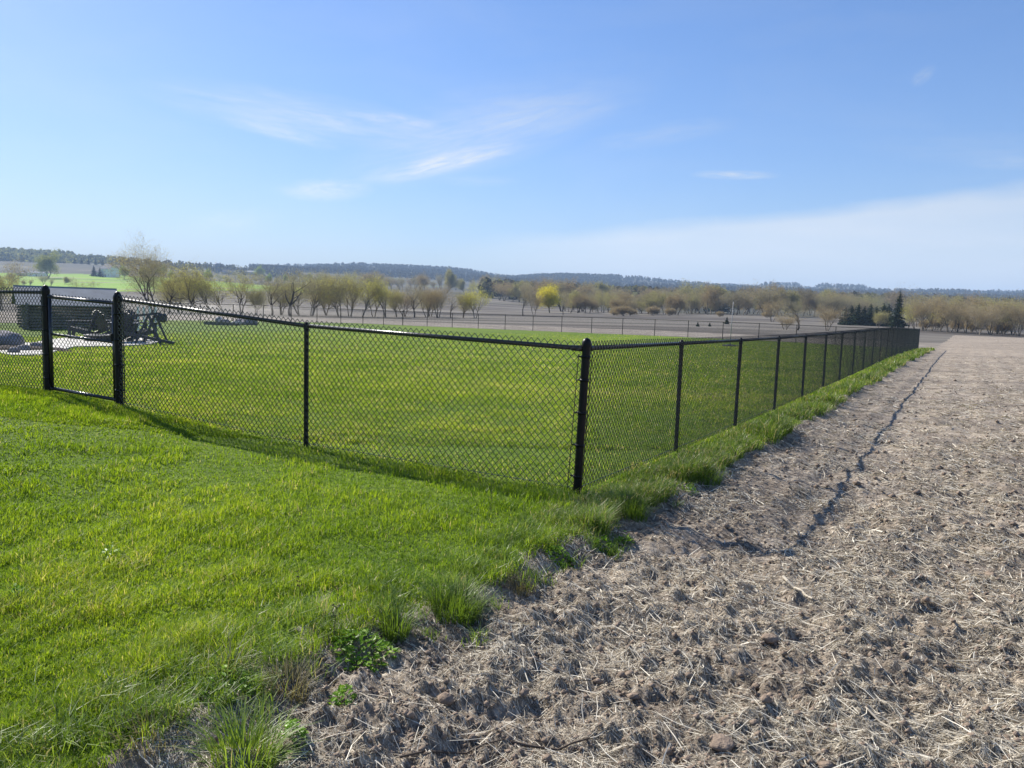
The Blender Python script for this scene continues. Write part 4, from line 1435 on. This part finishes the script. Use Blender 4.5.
for i, px in enumerate([76, 83, 90, 97, 104]):
    put_tree('spruce', px, 1280, 12, 'small dark conifer in the evenly spaced row on the left skyline', 'row of skyline conifers', cat='conifer')
for (px, D, h, lab) in [(95, 845, 13, 'dark spruce left of the white farmhouse on the hill'), (101, 835, 11, 'dark spruce in front of the white farmhouse on the hill'),
                        (119, 865, 8, 'dark evergreen right of the white farmhouse')]:
    put_tree('spruce', px, D, h, lab, cat='conifer', sx=1.3)
put_tree('fgreen', 261, 1250, 15, 'dark round tree beside the long far building', None)

# woods covering the far ridges: nobody could count them
def ridge_woods():
    g = np.random.default_rng(91)
    V = []; A = []
    def patch(n, pa, pb, Da, Db, ha, hb, base, leaves):
        px = g.uniform(pa, pb, n); D = Da * (Db / Da) ** g.uniform(0, 1, n)
        r = np.array([tuple(ray(p, 300)) for p in px])
        x = r[:, 0] / r[:, 1] * D; y = D
        z = base_z(x, y); h = g.uniform(ha, hb, n)
        for k in range(leaves):
            u = g.uniform(.08, 1, n)
            rad = h * .42 * np.sqrt(np.clip(1 - (2 * u - .9) ** 2, .05, 1))
            a = g.uniform(0, 6.28, n); q = np.sqrt(g.uniform(0, 1, n))
            c = np.stack([x + np.cos(a) * rad * q, y + np.sin(a) * rad * q, z + h * u], 1)
            s = h[:, None] * g.uniform(.12, .24, (n, 1))
            t1 = g.normal(0, 1, (n, 3)); t1 /= np.linalg.norm(t1, axis=1, keepdims=True)
            t2 = np.cross(t1, g.normal(0, 1, (n, 3))); t2 /= np.linalg.norm(t2, axis=1, keepdims=True)
            V.append(np.stack([c - t1 * s, c + t2 * s, c + t1 * s, c - t2 * s], 1))
            A.append(np.repeat(np.clip(g.normal(base, .2, n), 0, 1), 4))
    patch(3600, 250, 620, 1700, 3600, 10, 13, .2, 18)
    patch(4600, 560, 1120, 900, 3600, 10, 13, .25, 18)
    patch(420, -60, 75, 1350, 1800, 13, 18, .85, 22)
    patch(240, 60, 125, 1380, 1800, 8, 14, .7, 18)
    patch(500, 120, 300, 1350, 1900, 6, 12, .4, 14)
    patch(900, 480, 1120, 560, 900, 9, 14, .5, 18)
    V = np.concatenate(V).reshape(-1, 3)
    Q = np.arange(len(V)).reshape(-1, 4)
    m_ = leafy('far_wood_foliage', [(0, (.028, .028, .027)), (.5, (.065, .062, .052)), (1, (.30, .32, .17))], .3)
    tag(obj('ridge_woods', mesh_np('ridge_woods', V, Q, None, m_, False, {'rnd': np.concatenate(A)})), 'far-off woods covering the hills', 'woods', kind='stuff')
ridge_woods()

# ------------------------------------------------------------------ buildings on the far hills
def house(name, px, py, D, W, Dp, Hw, Hr, rz, wall, roofm, label, wins=3, porch=False, cat='house'):
    p = at(px, py, D)
    e = empty(name, (p.x, p.y, p.z - .4), rz)
    tag(e, label, cat)
    wl = MB(); wl.box((0, 0, Hw / 2), (W, Dp, Hw))
    # gable ends
    V = [(-W / 2, -Dp / 2, Hw), (-W / 2, Dp / 2, Hw), (-W / 2, 0, Hw + Hr), (W / 2, -Dp / 2, Hw), (W / 2, Dp / 2, Hw), (W / 2, 0, Hw + Hr)]
    wl.add(V, None, [(0, 2, 1), (3, 4, 5)])
    wl.build('wall', wall, e)
    rf = MB(); ov = .5; th = .25
    sl = math.atan2(Hr, Dp / 2); L = math.hypot(Hr, Dp / 2) + ov
    for s in (-1, 1):
        M = Matrix.Rotation(-s * sl, 3, 'X')
        c = Vector((0, s * (Dp / 4 + .12), Hw + Hr / 2 + .14 - .1))
        rf.box(c, (W + 2 * ov, L, th), M)
    ro = rf.build('roof', roofm, e)
    MB().box((W * .22, 0, Hw + Hr + .5), (.8, .8, 1.6)).build('chimney', M_pit, ro)
    for i in range(wins):
        for zz in ([Hw * .28, Hw * .72] if Hw > 4 else [Hw * .5]):
            w = MB().box((-W / 2 + W * (i + .5) / wins, -Dp / 2 - .04, zz), (1.1, .12, 1.4)).build('window', M_white, e)
            MB().box((-W / 2 + W * (i + .5) / wins, -Dp / 2 - .11, zz), (.86, .06, 1.16)).build('pane', M_glass, w)
    MB().box((W * .02, -Dp / 2 - .05, 1.05), (1.0, .13, 2.1)).build('door', M_houseroof, e)
    return e
house('farm_house', 110, 275, 840, 16, 11, 9.0, 5.5, -.5, M_white, M_houseroof, 'white two storey farmhouse with blue grey roof on the left hillside', 3)
house('garage', 99.5, 272, 875, 10, 8, 3.6, 2.4, .1, M_white, M_houseroof, 'low white garage attached left of the white farmhouse', 2, cat='garage')
house('farm_house', 38, 276, 830, 16, 10, 3.6, 2.4, .2, M_white, M_roof, 'low pale house with grey roof left of the big round tree', 3)
house('shed', 23, 278, 835, 9, 7, 3.2, 1.6, -.1, M_tanwall, M_houseroof, 'small dark roofed shed left of the low pale house', 1, cat='shed')
house('barn', 229, 268, 1350, 20, 12, 4.0, 4.0, .15, M_silo, M_houseroof, 'grey barn right beside the silo on the skyline', 3, cat='barn')
house('long_building', 253, 268, 1420, 36, 14, 5, 3.0, .05, M_silo, M_silo, 'long low grey farm building on the skyline right of the silo', 6, cat='building')
def silo():
    p = at(217, 268, 1340)
    e = empty('silo', (p.x, p.y, p.z - 1))
    tag(e, 'domed grey silo rising on the skyline above the budding trees', 'silo')
    MB().lathe([(4.2, 0), (4.2, 14), (4.25, 14.1)], n=20).build('silo_wall', M_silo, e, smooth=True)
    MB().lathe([(4.3, 14.0), (4.1, 15.6), (3.3, 17.1), (1.8, 18.1), (.01, 18.5)], n=20).build('dome', M_silo, e, smooth=True)
    m = MB()
    for k in range(9): m.lathe([(4.2, 1 + k * 1.5), (4.28, 1 + k * 1.5), (4.28, 1.2 + k * 1.5), (4.2, 1.2 + k * 1.5)], n=20)
    m.build('hoop', M_pit, e)
silo()

# ------------------------------------------------------------------ patio inside the fence
SP_C = at(95, 340, 30)
def shelter():
    """low log shelter with a grey roof: stacked round logs, crossing ends"""
    D = 39
    a = at(27, 327, D); b = at(113, 327, D)
    z = min(a.z, b.z) - .05
    ang = math.radians(36)
    tb = b.x / b.y
    W = (tb * a.y - a.x) / (math.cos(ang) - tb * math.sin(ang)); dep = 3.2; Hw = 1.36
    e = empty('log_shelter', (a.x, a.y, z), ang)
    tag(e, 'low dark log shelter with a pale grey sloping roof behind the patio', 'shelter')
    nl = 9; r = Hw / nl / 2
    def wall(p, q, off, ext):
        m = MB()
        p = Vector(p); q = Vector(q); d = (q - p).normalized()
        for k in range(nl):
            zz = r + k * 2 * r + off
            j = R.uniform(-.06, .06)
            m.tube(p - d * (ext + j) + Vector((0, 0, zz)), q + d * (ext - j) + Vector((0, 0, zz)), r * .86, r * .78, 9)
        return m
    wall((0, 0, 0), (W, 0, 0), 0, .22).build('front_wall', M_log, e, smooth=True)
    wall((0, dep, 0), (W, dep, 0), 0, .22).build('back_wall', M_log, e, smooth=True)
    wall((0, 0, 0), (0, dep, 0), r, .22).build('side_wall', M_log, e, smooth=True)
    wall((W, 0, 0), (W, dep, 0), r, .22).build('side_wall', M_log, e, smooth=True)
    # roof: two pitches, the near one faces the camera
    Hr = .80; rf = MB(); ov = .38
    sl = math.atan2(Hr, dep / 2); L = math.hypot(Hr, dep / 2) + ov
    for s in (-1, 1):
        M = Matrix.Rotation(-s * sl, 3, 'X')
        rf.box((W / 2 + .0, dep / 2 + s * (dep / 4 + .13), Hw + Hr / 2 + .02), (W + .9, L, .05), M)
    rf.build('roof', M_roof, e)
    for xx in (0, W):
        g = MB(); g.add([(xx - .04, 0, Hw), (xx - .04, dep, Hw), (xx - .04, dep / 2, Hw + Hr - .03), (xx + .04, 0, Hw), (xx + .04, dep, Hw), (xx + .04, dep / 2, Hw + Hr - .03)],
                        [(0, 1, 4, 3), (1, 2, 5, 4), (2, 0, 3, 5)], [(0, 2, 1), (3, 4, 5)])
        g.build('gable', M_plank, e)
shelter()

def slab():
    pts = [(-6, 353), (12, 356.5), (42, 356), (75, 347.5), (118, 347), (150, 345), (163, 341.5), (150, 337.5), (112, 336), (72, 338), (45, 341), (25, 346), (-6, 343)]
    W = [ground_px(*p) for p in pts]
    V = []; n = len(W)
    cx = sum(w[0] for w in W) / n; cy = sum(w[1] for w in W) / n
    top = [(x, y, gz(x, y) + .045) for x, y in W]; bot = [(x, y, gz(x, y) - .15) for x, y in W]
    # fan by ear-free strips: the outline is star shaped around its middle
    mid = (cx, cy, gz(cx, cy) + .045)
    V = top + bot + [mid]
    Q = [(i, n + i, n + (i + 1) % n, (i + 1) % n) for i in range(n)]
    T = [(2 * n, i, (i + 1) % n) for i in range(n)]
    o = obj('patio', mesh_np('patio', V, Q, T, M_concrete))
    tag(o, kind='structure')
slab()

def mulch():
    x, y = ground_px(18, 351)
    z0 = gz(x, y)
    V = []; T = []; Q = []
    n = 28; rings = 5
    for k in range(rings):
        rr = 1 - k / (rings - 1)
        for j in range(n):
            a = 2 * math.pi * j / n
            w = 1 + .15 * math.sin(3 * a + 1) + .08 * math.sin(7 * a)
            X = math.cos(a) * 1.35 * rr * w; Y_ = math.sin(a) * .8 * rr * w
            V.append((X, Y_, gz(x + X, y + Y_) - z0 + .06 + .09 * (1 - rr ** 2) - (.12 if k == 0 else 0) + R.uniform(-.015, .015)))
    for k in range(rings - 1):
        for j in range(n):
            Q.append((k * n + j, k * n + (j + 1) % n, (k + 1) * n + (j + 1) % n, (k + 1) * n + j))
    o = obj('mulch_bed', mesh_np('mulch_bed', V, Q, None, M_mulch, True), None, (x, y, z0))
    tag(o, 'dark mulch bed around the foot of the boulder', 'mulch', kind='stuff')
    bx, by = ground_px(0, 349)
    rock(0, 0, .62, M_boulder, 'large grey boulder on the mulch at the left edge, seen through the fence', 'boulder', 4, .62, (bx, by, gz(bx, by)), 'boulder', sx=1.05)
    for i, (px, py, r, lab) in enumerate([(24, 352, .17, 'small brown stone right in front of the boulder'), (38, 350, .2, 'round dark stone at the right tip of the mulch bed'), (14, 354, .14, 'small low stone at the front of the mulch bed')]):
        sx_, sy_ = ground_px(px, py)
        rock(0, 0, r, M_boulder, lab, 'stone', 8 + i, .6, (sx_, sy_, gz(sx_, sy_) + .06))
mulch()

def adirondack():
    e = empty('patio_chair', (0, 0, 0))
    def slats(n, fn, name):
        m = MB()
        for k in range(n): fn(m, k)
        return m.build(name, M_chair, e)
    # x: right, y: backwards (chair faces -y)
    slats(6, lambda m, k: m.bar((-.27, -.36 + k * .095, .37 - k * .022), (.27, -.36 + k * .095, .37 - k * .022), .085, .022), 'seat')
    def bk(m, k):
        u = (k - 3) / 3
        h = .78 - .16 * u * u
        m.bar((u * .22, .16, .22), (u * .30, .16 + .34 * h / .7, .22 + h * .95), .078, .02) if False else m.box((u * .245, .16 + .17 * h, .22 + .44 * h), (.074, .022, h), Matrix.Rotation(-.36, 3, 'X') @ Matrix.Rotation(u * .06, 3, 'Y'))
    slats(7, bk, 'backrest')
    for s in (-1, 1):
        MB().box((s * .335, -.05, .575), (.13, .76, .025), bev=.006).build('armrest', M_chair, e)
        MB().box((s * .30, -.37, .28), (.03, .10, .57)).build('leg', M_chair, e)
        m = MB(); m.bar((s * .27, -.42, .34), (s * .27, .52, .04), .03, .12); m.build('leg', M_chair, e)
        MB().bar((s * .335, .27, .56), (s * .26, .24, .22), .03, .06).build('arm_support', M_chair, e)
    return e
ch = adirondack()
tag(ch, 'x', 'chair', 'dark slatted patio chairs around the fire pit')
spots = [((84, 339), -1.25, 'dark slatted patio chair left of the fire pit, turned side-on'),
         ((108, 338), 2.7, 'dark slatted patio chair partly hidden behind the right gate post, left side'),
         ((127, 337), 0.25, 'dark slatted patio chair behind the fire pit just right of the gate post'),
         ((124, 343), 3.5, 'dark slatted patio chair with its back to the fence, nearest of the set'),
         ((139, 342), 2.5, 'dark slatted patio chair right of the fire pit, its tall back towards us')]
for i, ((px, py), rz, lab) in enumerate(spots):
    o = ch if i == 0 else copy_tree(ch)
    x, y = ground_px(px, py)
    o.location = (x, y, gz(x, y) + .045); o.rotation_euler = (0, 0, rz); o['label'] = lab
    o.scale = (1.2,) * 3
def firepit():
    x, y = ground_px(99, 342)
    e = empty('fire_pit', (x, y, gz(x, y) + .045))
    tag(e, 'low round dark block fire pit with a pale cap in the middle of the chairs', 'fire pit')
    m = MB()
    for c in range(3):
        for k in range(14):
            a = 2 * math.pi * (k + .5 * (c % 2)) / 14
            m.box((math.cos(a) * .52, math.sin(a) * .52, .07 + c * .125), (.17, .225, .118), Matrix.Rotation(a, 3, 'Z'), .97)
    m.build('ring_wall', M_pit, e)
    MB().lathe([(.42, .37), (.42, .42), (.63, .42), (.63, .37)], n=28).build('cap', M_stone, e)
firepit()
bpy.data.objects['fire_pit'].scale = (.8, .8, .55)
def swing():
    x, y = ground_px(152, 344)
    e = empty('swing_frame', (x, y, gz(x, y) + .03), .15)
    tag(e, 'dark A-shaped frame stand with a long sloping bar at the right of the patio', 'frame stand')
    for s in (-1, 1):
        m = MB(); m.bar((-.42, s * .45, 0), (.02, s * .38, 1.05), .07, .07); m.build('leg', M_chair, e)
        m = MB(); m.bar((.42, s * .45, 0), (.0, s * .38, 1.05), .07, .07); m.build('leg', M_chair, e)
    MB().bar((-.95, 0, .92), (.30, 0, 1.08), .08, .08).build('top_bar', M_chair, e)
    MB().bar((-1.1, -.3, .42), (.85, -.3, .03), .10, .10).build('sloping_bar', M_chair, e)
    MB().box((.34, 0, .92), (.34, .26, .30), bev=.05).build('weight', M_chair, e)
swing()
def white_slats():
    x, y = ground_px(148, 333)
    e = empty('slatted_panel', (x, y, gz(x, y)), .1)
    tag(e, 'four pale upright slats standing behind the patio right of the gate post', 'slatted panel')
    for k in range(4):
        MB().box((-.44 + k * .27, 0, .62), (.10, .03, 1.24), bev=.01).build('slat', M_white, e)
    MB().box((-.03, .03, .35), (1.05, .03, .06)).build('crosspiece', M_white, e)
white_slats()
# low things at the far edge of the lawn
def edging():
    a = ground_px(205, 324.5); b = ground_px(232, 325.5)
    e = empty('log_edging', (a[0], a[1], gz(*a)))
    tag(e, 'low dark timber edging lying at the far lawn edge', 'timber edging')
    MB().bar((0, 0, .1), (b[0] - a[0], b[1] - a[1], gz(*b) - gz(*a) + .1), .2, .2).build('timber', M_log, e)
    MB().bar((.3, .3, .07), (b[0] - a[0] + .3, b[1] - a[1] + .3, gz(*b) - gz(*a) + .07), .14, .14).build('timber', M_log, e)
edging()
for i, (px, py, r, m_, sx, lab) in enumerate([(219, 323, .38, M_stone, .7, 'pale upright stone at the far lawn edge'), (225, 324, .3, M_boulder, 1.2, 'dark low stone right beside the pale upright stone'),
                                   (241, 324.5, .36, M_boulder, 1.6, 'long dark stone at the far lawn edge, left of a pair'), (250, 325, .4, M_boulder, 1.4, 'long dark stone at the far lawn edge, right of a pair'),
                                   (236, 325, .22, M_stone, 1.6, 'small pale stone between the dark stones at the far lawn edge')]):
    x, y = ground_px(px, py)
    rock(0, 0, r, m_, lab, 'stone', 20 + i, .8, (x, y, gz(x, y)), sx=sx)

def pole():
    x, y = ground_px(730, 346)
    e = empty('thin_pole', (x, y, gz(x, y)))
    tag(e, 'thin pale pole on a flat dark base standing on the lawn behind the side fence', 'pole')
    MB().tube((0, 0, .05), (.04, 0, 2.35), .022, .014, 8).build('pole_shaft', M_steel, e, smooth=True)
    MB().lathe([(.001, .09), (.1, .085), (.38, .05), (.42, .03), (.42, 0)], n=20).build('base', M_chair, e)
    MB().lathe([(.001, 2.34), (.022, 2.35), (.026, 2.37), (.018, 2.39), (.001, 2.4)], (.04, 0, 0), 10).build('pole_tip', M_black, e)
pole()
